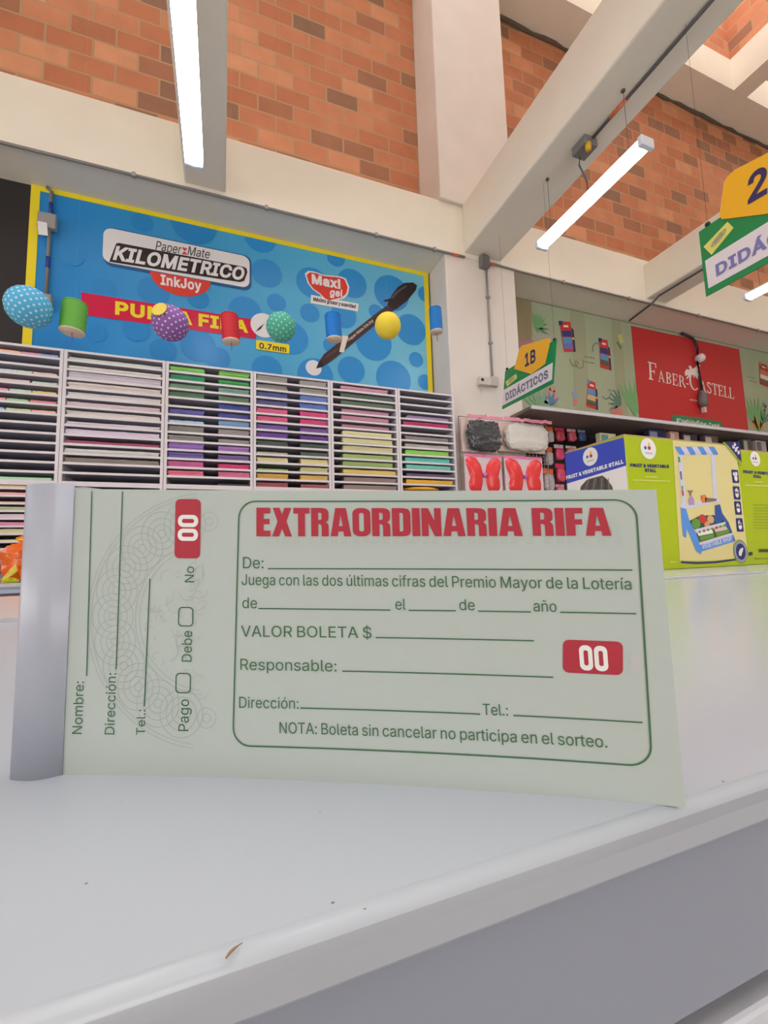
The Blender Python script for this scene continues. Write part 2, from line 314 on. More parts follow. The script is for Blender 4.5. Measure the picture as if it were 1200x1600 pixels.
d|417|192,-8,161,-8,133,0 110,16,86,32,67,54 54,83,40,112,34,146 34,186,34,225,40,259 54,288,67,316,86,339 110,354,134,370,161,378 192,378,216,378,234,374 249,366,263,359,274,350 282,340 301,314 305,314 305,500 365,500 365,0 307,0 307,58 301,58 282,31,274,21,262,12 248,4,234,-4,215,-8;201,46,224,46,243,52 259,64,274,76,286,92 294,113,302,134,306,159 306,186,306,214,302,238 294,258,287,279,275,295 259,307,243,318,224,324 201,324,178,324,158,318 142,306,126,294,114,278 107,257,99,236,95,212 95,186,95,160,99,136 107,115,115,93,127,77 143,64,159,52,178,46
e|397|208,-8,172,-8,141,0 115,16,89,32,69,55 55,83,41,112,34,146 34,184,34,222,40,256 54,285,68,314,88,337 113,353,138,370,168,378 202,378,222,378,242,374 261,368,281,361,298,350 314,335,329,320,342,301 351,277,360,253,365,224 365,191 365,166 73,166 73,217 332,217 304,199,304,223,300,245 293,264,285,283,273,298 258,308,243,319,224,324 202,324,179,324,160,319 144,308,128,297,116,283 107,265,99,247,94,228 94,207 94,174,94,147,99,124 109,104,118,85,131,70 148,60,166,50,186,45 209,45,224,45,237,47 249,52,261,56,272,63 281,71,289,80,296,91 300,104 359,89,353,70,343,53 329,39,315,24,298,13 278,4,257,-4,234,-8
f|249|224,373 224,321 6,321 6,373;79,0 79,424,79,445,84,463 94,478,104,492,117,503 133,510,149,517,166,521 184,521 218,518 239,512 223,460 211,464 191,466,173,466,160,461 152,452,143,443,139,429 139,411 139,0
g|418|203,-148,176,-148,152,-144 132,-137,111,-130,94,-120 81,-108,67,-96,57,-83 50,-68 100,-40 119,-65,128,-73,138,-81 152,-87,165,-93,182,-96 203,-96,234,-96,258,-88 277,-74,296,-59,306,-37 306,-6 306,67 301,67 282,41,274,31,262,23 248,15,234,8,215,5 192,5,162,5,135,12 111,26,87,40,68,61 54,89,40,116,34,149 34,188,34,226,40,260 54,288,68,317,86,339 110,354,134,370,162,378 193,378,216,378,235,374 249,366,264,359,275,350 283,340 302,313 308,313 308,373 366,373 366,-9,366,-41,359,-68 344,-88,330,-109,310,-124 286,-134,261,-143,234,-148;201,58,224,58,243,63 259,74,275,84,287,99 295,119,303,139,307,162 307,189,307,216,303,239 295,259,287,280,275,295 259,307,244,318,224,324 201,324,178,324,159,318 143,306,127,294,115,278 107,258,99,238,95,215 95,189,95,163,99,140 107,120,115,101,127,85 143,74,159,64,178,58
h|403|112,223 112,0 52,0 52,500 112,500 112,283 101,283,112,317,128,341 149,356,171,371,195,378 223,378,249,378,271,373 290,362,309,352,324,336 335,315,346,294,351,268 351,236 351,0 291,0 291,231,291,260,283,283 268,299,253,315,233,323 206,323,188,323,172,320 158,312,144,304,132,293 124,278,116,263,112,245
i|164|52,0 52,373 112,373 112,0;82,435,71,435,61,439 53,447,45,455,41,464 41,475,41,486,45,495 53,503,61,511,71,515 82,515,94,515,104,511 112,503,120,495,124,486 124,475,124,464,120,455 112,447,104,439,94,435
j|164|52,373 112,373 112,-30,112,-52,108,-72 100,-89,92,-105,80,-118 64,-127,48,-136,28,-140 4,-140 -10,-140 -10,-85 2,-85,19,-85,32,-80 40,-71,48,-61,52,-47 52,-29;82,435,70,435,61,439 53,447,44,455,40,464 40,475,40,486,44,495 53,503,61,511,70,515 82,515,94,515,103,511 112,503,120,495,124,486 124,475,124,464,120,455 112,447,103,439,94,435
k|374|108,134 108,208 118,208 280,373 354,373 181,196 174,196;52,0 52,500 112,500 112,0;289,0 145,183 188,225 366,0
l|186|137,-2,108,-2,87,5 73,20,59,35,52,56 52,83 52,500 112,500 112,97,112,80,114,68 118,61,122,54,131,51 144,51 158,52 167,53 178,3 159,-1
m|599|52,0 52,373 110,373 110,290 106,290,111,310,119,327 130,340,141,353,154,363 169,370,184,376,199,380 215,380,243,380,265,371 282,355,299,338,311,316 315,290 307,290,312,308,320,324 331,337,343,351,357,361 374,368,391,376,409,380 429,380,451,380,471,375 489,365,506,356,521,342 531,323,542,304,547,280 547,251 547,0 487,0 487,249,487,276,480,296 464,307,449,319,432,325 411,325,395,325,380,321 368,314,355,307,346,298 339,285,333,273,330,259 330,243 330,0 269,0 269,255,269,276,263,293 249,306,235,318,217,325 196,325,181,325,168,321 155,315,142,308,132,298 124,284,116,271,112,254 112,234 112,0
n|403|112,223 112,0 52,0 52,373 110,373 110,283 101,283,112,317,128,341 149,356,171,371,195,378 223,378,249,378,271,373 290,362,309,352,324,336 335,315,346,294,351,268 351,236 351,0 291,0 291,231,291,260,283,283 268,299,253,315,233,323 206,323,188,323,172,320 158,312,144,304,132,293 124,278,116,263,112,245
o|408|204,-8,170,-8,140,0 115,16,89,32,69,55 55,84,41,112,34,146 34,184,34,223,41,257 55,286,69,315,89,338 115,354,140,370,170,378 204,378,238,378,268,370 293,354,319,338,339,315 353,286,367,257,374,223 374,184,374,146,367,112 353,84,339,55,319,32 293,16,268,0,238,-8;204,46,229,46,249,52 266,65,282,78,294,94 302,115,310,136,314,159 314,184,314,209,310,232 302,254,294,275,282,292 266,305,249,318,229,324 204,324,179,324,159,318 143,305,127,292,114,275 107,254,99,233,95,210 95,184,95,159,99,136 107,115,114,94,127,78 143,65,159,52,179,46
p|417|52,-140 52,373 110,373 110,314 116,314 135,340,143,350,154,359 168,366,183,374,202,378 225,378,256,378,284,370 308,354,331,339,350,316 363,288,377,259,384,225 384,186,384,146,377,112 364,83,350,54,332,32 308,16,284,0,257,-8 226,-8,203,-8,184,-4 170,4,155,12,144,21 136,31 116,58 112,58 112,-140;216,46,239,46,259,52 275,64,290,77,302,93 310,115,318,136,322,160 322,186,322,212,319,236 311,257,303,278,291,294 275,306,259,318,240,324 216,324,193,324,174,318 158,307,143,295,131,279 123,258,115,238,111,214 111,186,111,159,115,134 123,113,131,92,143,76 159,64,175,52,194,46
r|255|52,0 52,373 110,373 110,315 113,315,120,334,132,349 150,361,167,372,187,378 209,378 225,378 239,377 239,317 226,319 203,320,186,320,170,316 156,309,143,302,132,292 124,279,116,266,112,250 112,233 112,0
s|359|179,-8,153,-8,130,-4 110,3,90,11,74,22 61,37,48,52,39,71 35,93 92,105,97,84,107,69 122,59,137,49,156,45 178,45,204,45,225,50 240,61,256,72,263,86 263,101,263,114,259,125 250,133,240,142,227,148 208,152 147,167,113,175,88,188 71,205,54,221,46,243 46,269,46,291,52,310 64,326,76,342,92,355 113,364,134,373,157,378 184,378,209,378,231,374 249,366,268,358,282,347 294,333,305,319,313,303 318,285 263,272,259,287,251,299 238,310,226,321,208,327 184,327,162,327,143,322 129,311,114,301,107,288 107,272,107,259,112,247 122,239,132,231,148,224 169,219 226,206,260,198,285,185 301,168,317,152,326,130 326,105,326,83,319,63 307,46,295,29,278,16 255,6,233,-3,208,-8
t|223|200,373 200,321 6,321 6,373;64,463 124,463 124,96,124,80,127,68 134,60,140,53,152,49 167,49 182,50 198,53 209,2 189,-3 165,-4,133,-4,108,4 90,21,73,38,64,61 64,91
u|403|179,-5,154,-5,132,0 113,11,94,21,79,37 68,58,57,79,52,105 52,137 52,373 112,373 112,142,112,113,119,90 135,74,150,57,170,49 197,49,215,49,231,53 245,61,259,69,270,80 279,95,287,110,291,129 291,150 291,373 351,373 351,0 293,0 293,90 302,90,290,56,274,31 253,17,231,2,207,-5
v|383|160,0 17,373 83,373 162,152 184,85 202,20 181,20 199,85 220,152 300,373 365,373 222,0
x|372|20,0 168,214 168,168 28,373 98,373 145,300 176,249 204,202 172,202 199,249 229,300 277,373 346,373 205,166 205,210 352,0 282,0 227,84 196,134 170,179 201,179 175,134 146,84 90,0
y|383|47,-136 60,-84 70,-86,82,-89,92,-89 102,-87,112,-86,120,-81 128,-73,136,-64,142,-52 148,-35 160,-1 17,373 83,373 162,152 184,85 202,20 181,20 199,85 220,152 300,373 365,373 201,-57,193,-77,184,-93 173,-105,163,-118,151,-127 137,-133,123,-140,107,-143 90,-143 63,-141
z|374|41,0 41,45 250,314 250,317 47,317 47,373 327,373 327,325 124,59 124,55 333,55 333,0
Á|471|16,0 198,500 271,500 455,0 388,0 282,297 260,366 228,470 241,470 209,365 187,297 84,0;108,140 108,195 363,195 363,140;209,549 256,647 323,647 258,549
á|383|157,-8,134,-8,112,-4 93,5,73,14,58,27 47,44,36,61,30,82 30,106,30,128,34,145 42,158,51,172,62,182 76,190,90,197,106,203 123,207 175,216 230,223,244,224,254,227 261,231,267,235,271,241 271,250 271,252,271,268,268,281 262,292,256,302,247,311 236,316,224,322,210,325 192,325,175,325,159,322 147,317,134,311,124,304 116,296,108,287,102,278 98,269 40,286,49,309,61,327 77,340,93,353,111,363 131,369,151,375,170,378 191,378 235,373,251,369,266,363 281,354,295,345,307,332 317,315,326,298,331,275 331,247 331,0 272,0 272,51 268,51 248,24,238,15,226,7 212,1,197,-5,179,-8;167,45,190,45,209,49 224,58,239,66,251,78 259,92,267,105,271,120 271,136 271,187 255,179 227,173 197,168 172,165 132,156,119,152,109,145 102,137,94,129,90,117 90,103,90,90,94,80 100,71,107,62,116,56 128,51,139,47,152,45;159,421 206,520 273,520 209,421
í|164|52,0 52,373 112,373 112,0;56,421 103,520 170,520 105,421
ñ|403|112,223 112,0 52,0 52,373 110,373 110,283 101,283,112,317,128,341 149,356,171,371,195,378 223,378,249,378,271,373 290,362,309,352,324,336 335,315,346,294,351,268 351,236 351,0 291,0 291,231,291,260,283,283 268,299,253,315,233,323 206,323,188,323,172,320 158,312,144,304,132,293 124,278,116,263,112,245;245,439 221,443 198,453 179,462 164,466,158,466,154,464 151,458 146,440 104,440,105,460,109,477 118,490,127,503,140,509 158,509 182,505 203,495 222,485 239,481,245,481,249,483 252,488 258,508 299,508,298,487,293,470 284,458,275,445,262,439
ó|408|204,-8,170,-8,140,0 115,16,89,32,69,55 55,84,41,112,34,146 34,184,34,223,41,257 55,286,69,315,89,338 115,354,140,370,170,378 204,378,238,378,268,370 293,354,319,338,339,315 353,286,367,257,374,223 374,184,374,146,367,112 353,84,339,55,319,32 293,16,268,0,238,-8;204,46,229,46,249,52 266,65,282,78,294,94 302,115,310,136,314,159 314,184,314,209,310,232 302,254,294,275,282,292 266,305,249,318,229,324 204,324,179,324,159,318 143,305,127,292,114,275 107,254,99,233,95,210 95,184,95,159,99,136 107,115,114,94,127,78 143,65,159,52,179,46;178,421 224,520 292,520 227,421
ú|403|179,-5,154,-5,132,0 113,11,94,21,79,37 68,58,57,79,52,105 52,137 52,373 112,373 112,142,112,113,119,90 135,74,150,57,170,49 197,49,215,49,231,53 245,61,259,69,270,80 279,95,287,110,291,129 291,150 291,373 351,373 351,0 293,0 293,90 302,90,290,56,274,31 253,17,231,2,207,-5;175,421 222,520 289,520 224,421
"""
# -------- lettering: outlines turned into flat meshes
_tc = {}


def _curve_mesh(cu):
    o = bpy.data.objects.new('tmp', cu)
    COL.objects.link(o)
    dg = bpy.context.evaluated_depsgraph_get()
    me = bpy.data.meshes.new_from_object(o.evaluated_get(dg))
    vs = [(v.co.x, v.co.y) for v in me.vertices]
    fs = [tuple(p.vertices) for p in me.polygons]
    bpy.data.objects.remove(o)
    bpy.data.meshes.remove(me)
    return vs, fs


def _glyph_table():
    t = {' ': (140, [])}
    for row in GLYPHS.strip('\n').split('\n'):
        c, adv, rest = row[0], *row[2:].split('|', 1)
        t[c] = (int(adv), [[[int(n) for n in q.split(',')] for q in sp.split(' ')] for sp in rest.split(';')])
    return t


def _flat(sp, res):
    pts = []
    for i, q in enumerate(sp):
        nx = sp[(i + 1) % len(sp)]
        if len(q) == 2:
            pts.append((q[0], q[1]))
        else:
            for k in range(res):
                t = k / res; u = 1 - t
                pts.append(tuple(u ** 3 * q[d] + 3 * u * u * t * q[2 + d] + 3 * u * t * t * q[4 + d] + t ** 3 * nx[d] for d in (0, 1)))
    return pts


def _fat(p, b):
    n = len(p); out = []
    for i in range(n):
        ax, ay = p[i][0] - p[i - 1][0], p[i][1] - p[i - 1][1]
        bx, by = p[(i + 1) % n][0] - p[i][0], p[(i + 1) % n][1] - p[i][1]
        la, lb = math.hypot(ax, ay) or 1, math.hypot(bx, by) or 1
        nx, ny = -ay / la - by / lb, ax / la + bx / lb
        k = math.hypot(nx, ny) or 1
        c = max(.45, k / 2)
        out.append((p[i][0] + nx / k * b / c, p[i][1] + ny / k * b / c))
    return out


def _glyph(c, bold, res):
    """Non-zero winding fill of one letter (triangles)."""
    key = (c, bold, res)
    if key in _tc: return _tc[key]
    loops = [_fat(_flat(sp, res), bold * 500) for sp in TABLE[c][1]]
    if not loops:
        _tc[key] = ([], []); return _tc[key]
    vs, es = [], []
    for lp in loops:
        b = len(vs); n = len(lp)
        vs += [Vector(q) for q in lp]; es += [(b + i, b + (i + 1) % n) for i in range(n)]
    ov, _, of, _, _, _ = delaunay_2d_cdt(vs, es, [], 0, 1e-3)
    keep = []
    for f in of:
        x = sum(ov[i][0] for i in f) / len(f); y = sum(ov[i][1] for i in f) / len(f)
        w = 0
        for lp in loops:
            for i in range(len(lp)):
                (x0, y0), (x1, y1) = lp[i - 1], lp[i]
                if (y0 <= y) != (y1 <= y):
                    if x < x0 + (y - y0) / (y1 - y0) * (x1 - x0): w += 1 if y1 > y0 else -1
        if w: keep.append(tuple(f))
    _tc[key] = ([(v[0] / 500, v[1] / 500) for v in ov], keep)
    return _tc[key]


def glyphs(s, bold=0.0, shear=0.0, space=1.0, res=4):
    """Plain grotesque lettering as one filled mesh: x in 0..1, capitals 0..1 high."""
    vs, fs, pen = [], [], 0.0
    for c in s:
        gv, gf = _glyph(c, bold, res)
        b = len(vs)
        vs += [(x + y * shear + pen, y) for x, y in gv]
        fs += [tuple(i + b for i in f) for f in gf]
        pen += TABLE[c][0] / 500 * space + bold * 1.2
    used = {i for f in fs for i in f}
    x0 = min(vs[i][0] for i in used); x1 = max(vs[i][0] for i in used)
    return [((x - x0) / (x1 - x0), (y + bold) / (1 + 2 * bold)) for x, y in vs], fs


TABLE = _glyph_table()


def outline(loops):
    """Filled 2D shape from closed loops (holes by even-odd fill)."""
    cu = bpy.data.curves.new('tmp', 'CURVE')
    cu.dimensions = '2D'; cu.fill_mode = 'BOTH'
    for lp in loops:
        sp = cu.splines.new('POLY'); sp.points.add(len(lp) - 1)
        for q, p in zip(sp.points, lp): q.co = (p[0], p[1], 0, 1)
        sp.use_cyclic_u = True
    r = _curve_mesh(cu)
    bpy.data.curves.remove(cu)
    return r


def arc(cx, cy, rx, ry, a0=0, a1=360, n=24):
    full = abs(a1 - a0) >= 360
    return [(cx + rx * math.cos(math.radians(a0 + (a1 - a0) * i / n)), cy + ry * math.sin(math.radians(a0 + (a1 - a0) * i / n))) for i in range(n if full else n + 1)]


def rrect(x0, y0, x1, y1, r, n=6):
    return arc(x1 - r, y1 - r, r, r, 0, 90, n) + arc(x0 + r, y1 - r, r, r, 90, 180, n) + arc(x0 + r, y0 + r, r, r, 180, 270, n) + arc(x1 - r, y0 + r, r, r, 270, 360, n)


class Plane:
    """Print on a flat face: o origin, ex/ey in-face axes, n outward normal."""

    def __init__(self, o, ex, ey, step=0.0012):
        self.o, self.ex, self.ey = Vector(o), Vector(ex), Vector(ey)
        self.n = self.ex.cross(self.ey).normalized(); self.step = step

    def pt(self, x, y, lay=1):
        return self.o + self.ex * x + self.ey * y + self.n * (self.step * lay)

    def fill(self, mb, loop, m, lay=1):
        vs, fs = outline([loop])
        if sum(1 for f in fs) == 0: return
        mb.add([self.pt(x, y, lay) for x, y in vs], self.face(vs, fs), m)

    def loops(self, mb, loops, m, lay=1):
        vs, fs = outline(loops)
        mb.add([self.pt(x, y, lay) for x, y in vs], self.face(vs, fs), m)

    def face(self, vs, fs):
        out = []
        for f in fs:
            a, b, c = (vs[i] for i in f[:3])
            s = (b[0] - a[0]) * (c[1] - a[1]) - (b[1] - a[1]) * (c[0] - a[0])
            out.append(f if s >= 0 else f[::-1])
        return out

    def text(self, mb, s, p0, p1, cap, m, lay=2, bold=0.0, shear=0.0, space=1.0, res=3):
        """Baseline from p0 to p1 (face coordinates), capital height cap."""
        vs, fs = glyphs(s, bold, shear, space, res)
        dx, dy = p1[0] - p0[0], p1[1] - p0[1]
        L = math.hypot(dx, dy); nx, ny = -dy / L, dx / L
        q = [(p0[0] + dx * x + nx * cap * y, p0[1] + dy * x + ny * cap * y) for x, y in vs]
        mb.add([self.pt(x, y, lay) for x, y in q], self.face(q, fs), m)

    def bar(self, mb, p0, p1, w, m, lay=2):
        dx, dy = p1[0] - p0[0], p1[1] - p0[1]
        L = math.hypot(dx, dy); nx, ny = -dy / L * w / 2, dx / L * w / 2
        q = [(p0[0] - nx, p0[1] - ny), (p1[0] - nx, p1[1] - ny), (p1[0] + nx, p1[1] + ny), (p0[0] + nx, p0[1] + ny)]
        mb.add([self.pt(x, y, lay) for x, y in q], self.face(q, [(0, 1, 2, 3)]), m)


# ---------------------------------------------------------------- shared materials
D = 3.2                       # distance of the wall beam's face
CREAM = mat((226, 219, 204), 0.8, noise=0.06, scale=3)
PAINT = mat((222, 214, 206), 0.75, noise=0.07, scale=4)
BRICK = brick_mat(0)
BRICK_SIDE = brick_mat(1)
GREYM = mat((120, 118, 116), 0.5, 0.3)
DARK = mat((40, 38, 40), 0.6)
WHITE = mat((226, 222, 222), 0.45)
BOARD = mat((224, 218, 222), 0.5, noise=0.03)
PLATE = mat((205, 228, 255), 0.2, noise=0, emit=LAMP_W)

# ================================================================ structure
struct(MB(mat((170, 168, 165), 0.35, noise=0.1)).box(-7, 12, -6, 3.75, -0.1, 0), 'floor')
wb = MB(BRICK)
wb.box(-7, 12, 3.584, 3.75, 0, 8.2)
struct(wb, 'wall_back')
PLAIN = mat((214, 204, 192), 0.8, noise=0.05, scale=2)
struct(MB(PLAIN).box(-7.2, -7, -6.2, -4.5, 0, 7.6).box(-7.2, -7, 2.2, 3.75, 0, 7.6).box(-7.2, -7, -4.5, 2.2, 0, .9).box(-7.2, -7, -4.5, 2.2, 3.7, 7.6), 'wall_left')  # unseen opening added to bring side light in from the left
struct(MB(PLAIN).box(12, 12.2, -6.2, 3.75, 0, 7.6), 'wall_right')
wf = MB(PLAIN)                                         # unseen street side; entrance opening added to let daylight in
wf.box(-7, -1.0, -6.2, -6, 0, 7.6).box(4.5, 12, -6.2, -6, 0, 7.6).box(-1.0, 4.5, -6.2, -6, 2.7, 7.6)
struct(wf, 'wall_front')
# roof slab with skylight wells
wells_x = [(-2.475, -0.45), (-0.175, 1.85), (2.125, 4.15), (4.425, 6.45), (6.7255, 8.75), (9.03, 11.05)]
wells_y = [(0.95, 3.2), (-1.6, 0.65), (-4.15, -1.9)]
ZS, ZT = 7.144, 7.61
sl = MB(CREAM)
xs = [-7] + [v for w in wells_x for v in w] + [12]
for i in range(0, len(xs), 2):
    sl.box(xs[i], xs[i + 1], -6, 3.584, ZS, ZT)
for (a, b) in wells_x:
    ys = [-6] + [v for w in reversed(wells_y) for v in w] + [3.584]
    for i in range(0, len(ys), 2):
        sl.box(a, b, ys[i], ys[i + 1], ZS, ZT)
struct(sl, 'ceiling')
ww = MB(BRICK, BRICK_SIDE)
for (a, b) in wells_x:
    for (c, d) in wells_y:
        ww.box(a - 0.1, b + 0.1, d, d + 0.1, ZT, 8.7, BRICK)
        ww.box(a - 0.1, b + 0.1, c - 0.1, c, ZT, 8.7, BRICK)
        ww.box(a - 0.1, a, c, d, ZT, 8.7, BRICK_SIDE)
        ww.box(b, b + 0.1, c, d, ZT, 8.7, BRICK_SIDE)
struct(ww, 'wall_skylight')
# beams: one along the wall, four reaching out over the shop floor
struct(MB(CREAM).box(-7, 12, 3.194, 3.584, 3.709, 4.216), 'ceiling_beam', bevel=0.012)
for (a, b, top) in ((-0.281, 0.004, 4.19), (2.066, 2.462, 4.222), (4.383, 4.693, 4.15), (6.70, 7.0, 4.15)):
    struct(MB(CREAM).box(a, b, -6, 3.2, 3.752, top), 'ceiling_beam', bevel=0.012)
cl = MB(PAINT)
cl.box(1.864, 2.62, 3.2, 3.584, 0, 3.712)
cl.box(1.828, 2.62, 3.170, 3.584, 4.214, 7.144)
struct(cl, 'wall_column', bevel=0.01)
# mortar bead where wall meets slab
mbd = MB(mat((96, 84, 74), 0.9, noise=0.3, scale=30))
random.seed(3)
for a, b in ((-7, 1.82), (2.63, 12)):
    n = 60; pts = [(a + (b - a) * i / n, 3.575, 7.135 + random.uniform(-.012, .008)) for i in range(n + 1)]
    mbd.tube(pts, [random.uniform(.012, .03) for _ in pts], 6)
struct(mbd, 'trim_1')
# black board left of the poster
struct(MB(mat((34, 31, 32), 0.6)).box(-2.6, -1.297, 3.515, 3.584, 0.8, 3.709), 'trim_2')

# ================================================================ counters
CT = 0.94
TOP = mat((187, 194, 202), 0.2, noise=0.025, scale=7, spec=.4)
APRON = mat((140, 145, 158), 0.45, noise=0.03)  # darkened grey: shade from whoever stands at the counter is in it
EDGE = mat((168, 172, 180), 0.25, noise=0.03)  # nose of the white top in grey; its shading is painted in


def counter(x0, x1, label):
    t = thing('shop_counter', label, 'counter', (x0, 0.0758, 0.0))
    m = MB(TOP)
    # rounded nose profile swept along x
    prof = [(0.592, CT), (0.0792, CT)]
    prof += [(0.0792 - 0.0030 * math.sin(a), CT - 0.0030 + 0.0030 * math.cos(a)) for a in [math.pi / 2 * k / 6 for k in range(1, 7)]]
    prof += [(0.0758, CT - 0.0045), (0.0758, CT - 0.0088), (0.0766, CT - 0.0098), (0.0835, CT - 0.0098)]
    prof += [(0.0835, CT - 0.02), (0.592, CT - 0.02)]
    n = len(prof)
    vs = [(x0, y, z) for y, z in prof] + [(x1, y, z) for y, z in prof]
    m.add(vs, [(i, (i + 1) % n, (i + 1) % n + n, i + n) for i in range(n)] + [tuple(range(n))[::-1], tuple(range(n, 2 * n))])
    if x0 < 0:
        for (a, b, r) in ((135, 1380, .0002), (190, 1252, .00014), (500, 1268, .00016), (520, 1410, .0002), (570, 1420, .00018), (1130, 1221, .0003)):
            p = at(a, b, 'z', CT + .0001); m.poly([(p.x + r * math.cos(k) * 1.6, p.y + r * math.sin(k), p.z) for k in (0, 1, 2, 3, 4, 5)], mat((120, 124, 132), .7))
    o = m.build('worktop', t)
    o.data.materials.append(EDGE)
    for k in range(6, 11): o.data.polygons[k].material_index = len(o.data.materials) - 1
    for k in range(1, 8): o.data.polygons[k].use_smooth = True
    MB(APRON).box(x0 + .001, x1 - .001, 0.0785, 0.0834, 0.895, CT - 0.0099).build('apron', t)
    MB(mat((90, 92, 98), 0.6)).box(x0 + .001, x1 - .001, 0.0835, 0.10, 0.8885, 0.895).build('shadow_gap', t)
    dr = MB(mat((200, 203, 210), 0.35)).box(x0 + .002, x1 - .002, 0.078, 0.10, 0.70, 0.8885).build('drawer', t, bevel=0.0012)
    MB(mat((150, 152, 158), 0.3, 0.8)).box((x0 + x1) / 2 - .06, (x0 + x1) / 2 + .06, 0.066, 0.0778, 0.80, 0.812).build('handle', dr)
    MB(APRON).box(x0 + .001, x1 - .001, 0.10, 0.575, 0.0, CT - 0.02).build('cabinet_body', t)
    MB(mat((190, 194, 202), 0.3, 0.2)).box(x0, x1, 0.5845, 0.598, CT - .015, CT + 0.0035).build('edge_trim', t, bevel=0.0015)
    return t


counter(-1.7, 0.8095, 'glossy white shop counter that the raffle ticket booklet stands on')
counter(0.8115, 2.6, 'white shop counter past the thin seam, in front of the toy stall boxes')
t = thing('display_table', 'low-gloss white display table behind the counters, carrying the toy stall boxes', 'table', (-1.7, 0.605, 0))
MB(mat((206, 209, 210), 0.18, noise=0.03)).box(-1.7, 3.2, 0.602, 1.098, CT - 0.03, CT).build('worktop', t, bevel=0.002)
MB(mat((44, 42, 46), .6)).box(-1.7, 3.2, 1.0985, 1.22, CT - 0.03, CT - .0005).build('rear_dark_gap', t)  # dark strip painted where only the dark gap behind the table shows
MB(APRON).box(-1.68, 3.18, 0.61, 1.2, 0, CT - 0.0302).build('cabinet_body', t)

# hair on the counter's nose
hp = at(357, 1492, 'z', CT + .0004); hq = at(378, 1473, 'z', CT + .0006)
hb = MB(mat((150, 122, 84), 0.5))
_a, _b, _c = (at(*q, 'z', CT + .0003) for q in ((353, 1497), (361, 1484), (379, 1473)))
hb.tube([_a * (1 - t) ** 2 + _b * 2 * t * (1 - t) + _c * t * t for t in [k / 10 for k in range(11)]], [.00008 + .00016 * math.sin(math.pi * min(1, .15 + k / 10)) for k in range(11)], 6)
tag(hb.build('lint_fibre', loc=hp), 'tiny tan fibre lying near the rounded counter edge', 'lint')

# ================================================================ raffle ticket booklet
PW, PHH = 165.456, 80.0
CX = (-0.0021151242, -0.0032855251, 0.1497480053, -0.0431944574)
CY = (-0.0026975577, -0.0074502012, -0.0703527697, 0.1563742956)


def poly3(c, u): return ((c[0] * u + c[1]) * u + c[2]) * u + c[3]


def dpoly3(c, u): return (3 * c[0] * u + 2 * c[1]) * u + c[2]


def page(x, y, off=0.0):
    """Sheet coordinates (x along the ticket, y up, printed units) to world."""
    u = x / PW; v = y / PHH
    n = Vector((dpoly3(CY, u), -dpoly3(CX, u), 0)).normalized()     # towards the reader
    return Vector((poly3(CX, u), poly3(CY, u), CT + v * (0.0832 - 0.0087 * u))) + n * off


class PagePrint(Plane):
    step = 0.00006

    def __init__(self): pass

    def pt(self, x, y, lay=1): return page(x, y, self.step * lay)


PP = PagePrint()
PAPER = mat((175, 184, 179), 0.7, noise=0.02, scale=300)  # paper darkened; shade of the person in front is in the colour
INK = mat((60, 102, 70), 0.7, noise=0.04, scale=400)
RED = mat((168, 36, 54), 0.65, noise=0.08, scale=600)
FAINT = mat((163, 172, 167), 0.7, noise=0)
GHOST = mat((173, 180, 175), 0.7, noise=0)
PWHITE = mat((222, 222, 220), 0.65, noise=0)

bk = thing('raffle_booklet', 'pale green raffle ticket booklet standing upright on the white counter', 'ticket booklet', page(0, 0))


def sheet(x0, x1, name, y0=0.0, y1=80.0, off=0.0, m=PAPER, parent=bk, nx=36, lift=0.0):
    mb = MB(m)
    vs = [page(x0 + (x1 - x0) * i / nx, y, off - th) for th in (0, 0.0001) for y in (y0, y1) for i in range(nx + 1)]
    k = nx + 1
    fs = [(i, i + 1, k + i + 1, k + i) for i in range(nx)] + [(2 * k + i + 1, 2 * k + i, 3 * k + i, 3 * k + i + 1) for i in range(nx)]
    fs += [(i + 1, i, 2 * k + i, 2 * k + i + 1) for i in range(nx)] + [(k + i, k + i + 1, 3 * k + i + 1, 3 * k + i) for i in range(nx)]
    fs += [(0, k, 3 * k, 2 * k), (nx, 2 * k + nx, 3 * k + nx, k + nx)]
    mb.add(vs, fs, m, False)
    return mb


# --- counterfoil
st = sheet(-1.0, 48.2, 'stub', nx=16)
for i in range(13):                                  # printed rosette: rings of concentric circles
    a = math.radians(90 + i * 15)
    cx, cy = 44.0 + 29.5 * math.cos(a), 43.2 + 27.5 * math.sin(a)
    if cx > 46: continue
    for r in (6.6, 4.7, 2.9, 1.3):
        lo = [p for p in arc(cx, cy, r, r, n=26)]
        li = [p for p in arc(cx, cy, r - .28, r - .28, n=26)]
        if max(p[0] for p in lo) < 48: PP.loops(st, [lo, li], FAINT, 1)
for r in (37.5, 36.4, 22.5, 21.2):
    lo = arc(44, 43.2, r, r * .96, 96, 264, 50); li = arc(44, 43.2, r - .25, r * .96 - .25, 264, 96, 50)
    PP.fill(st, lo + li, FAINT, 1)
random.seed(11)
for i in range(60):                                  # fine tracery inside the rosette
    a, r = math.radians(random.uniform(95, 265)), random.uniform(3, 20)
    cx, cy, q = 44 + r * math.cos(a), 43.2 + r * math.sin(a), random.uniform(.8, 3)
    a0 = random.uniform(0, 300)
    if cx + q < 48: PP.fill(st, arc(cx, cy, q, q, a0, a0 + 130, 10) + arc(cx, cy, q - .2, q - .2, a0 + 130, a0, 10), FAINT, 1)


def ptext(mb, s, p0, p1, cap, m=INK, bold=0.0, lay=3, **k): PP.text(mb, s, p0, p1, cap, m, lay, bold, **k)


def subbar(mb, p0, p1, w, m=INK, n=14):
    for i in range(n):
        f = lambda t: (p0[0] + (p1[0] - p0[0]) * t, p0[1] + (p1[1] - p0[1]) * t)
        PP.bar(mb, f(i / n), f((i + 1) / n), w, m, 3)


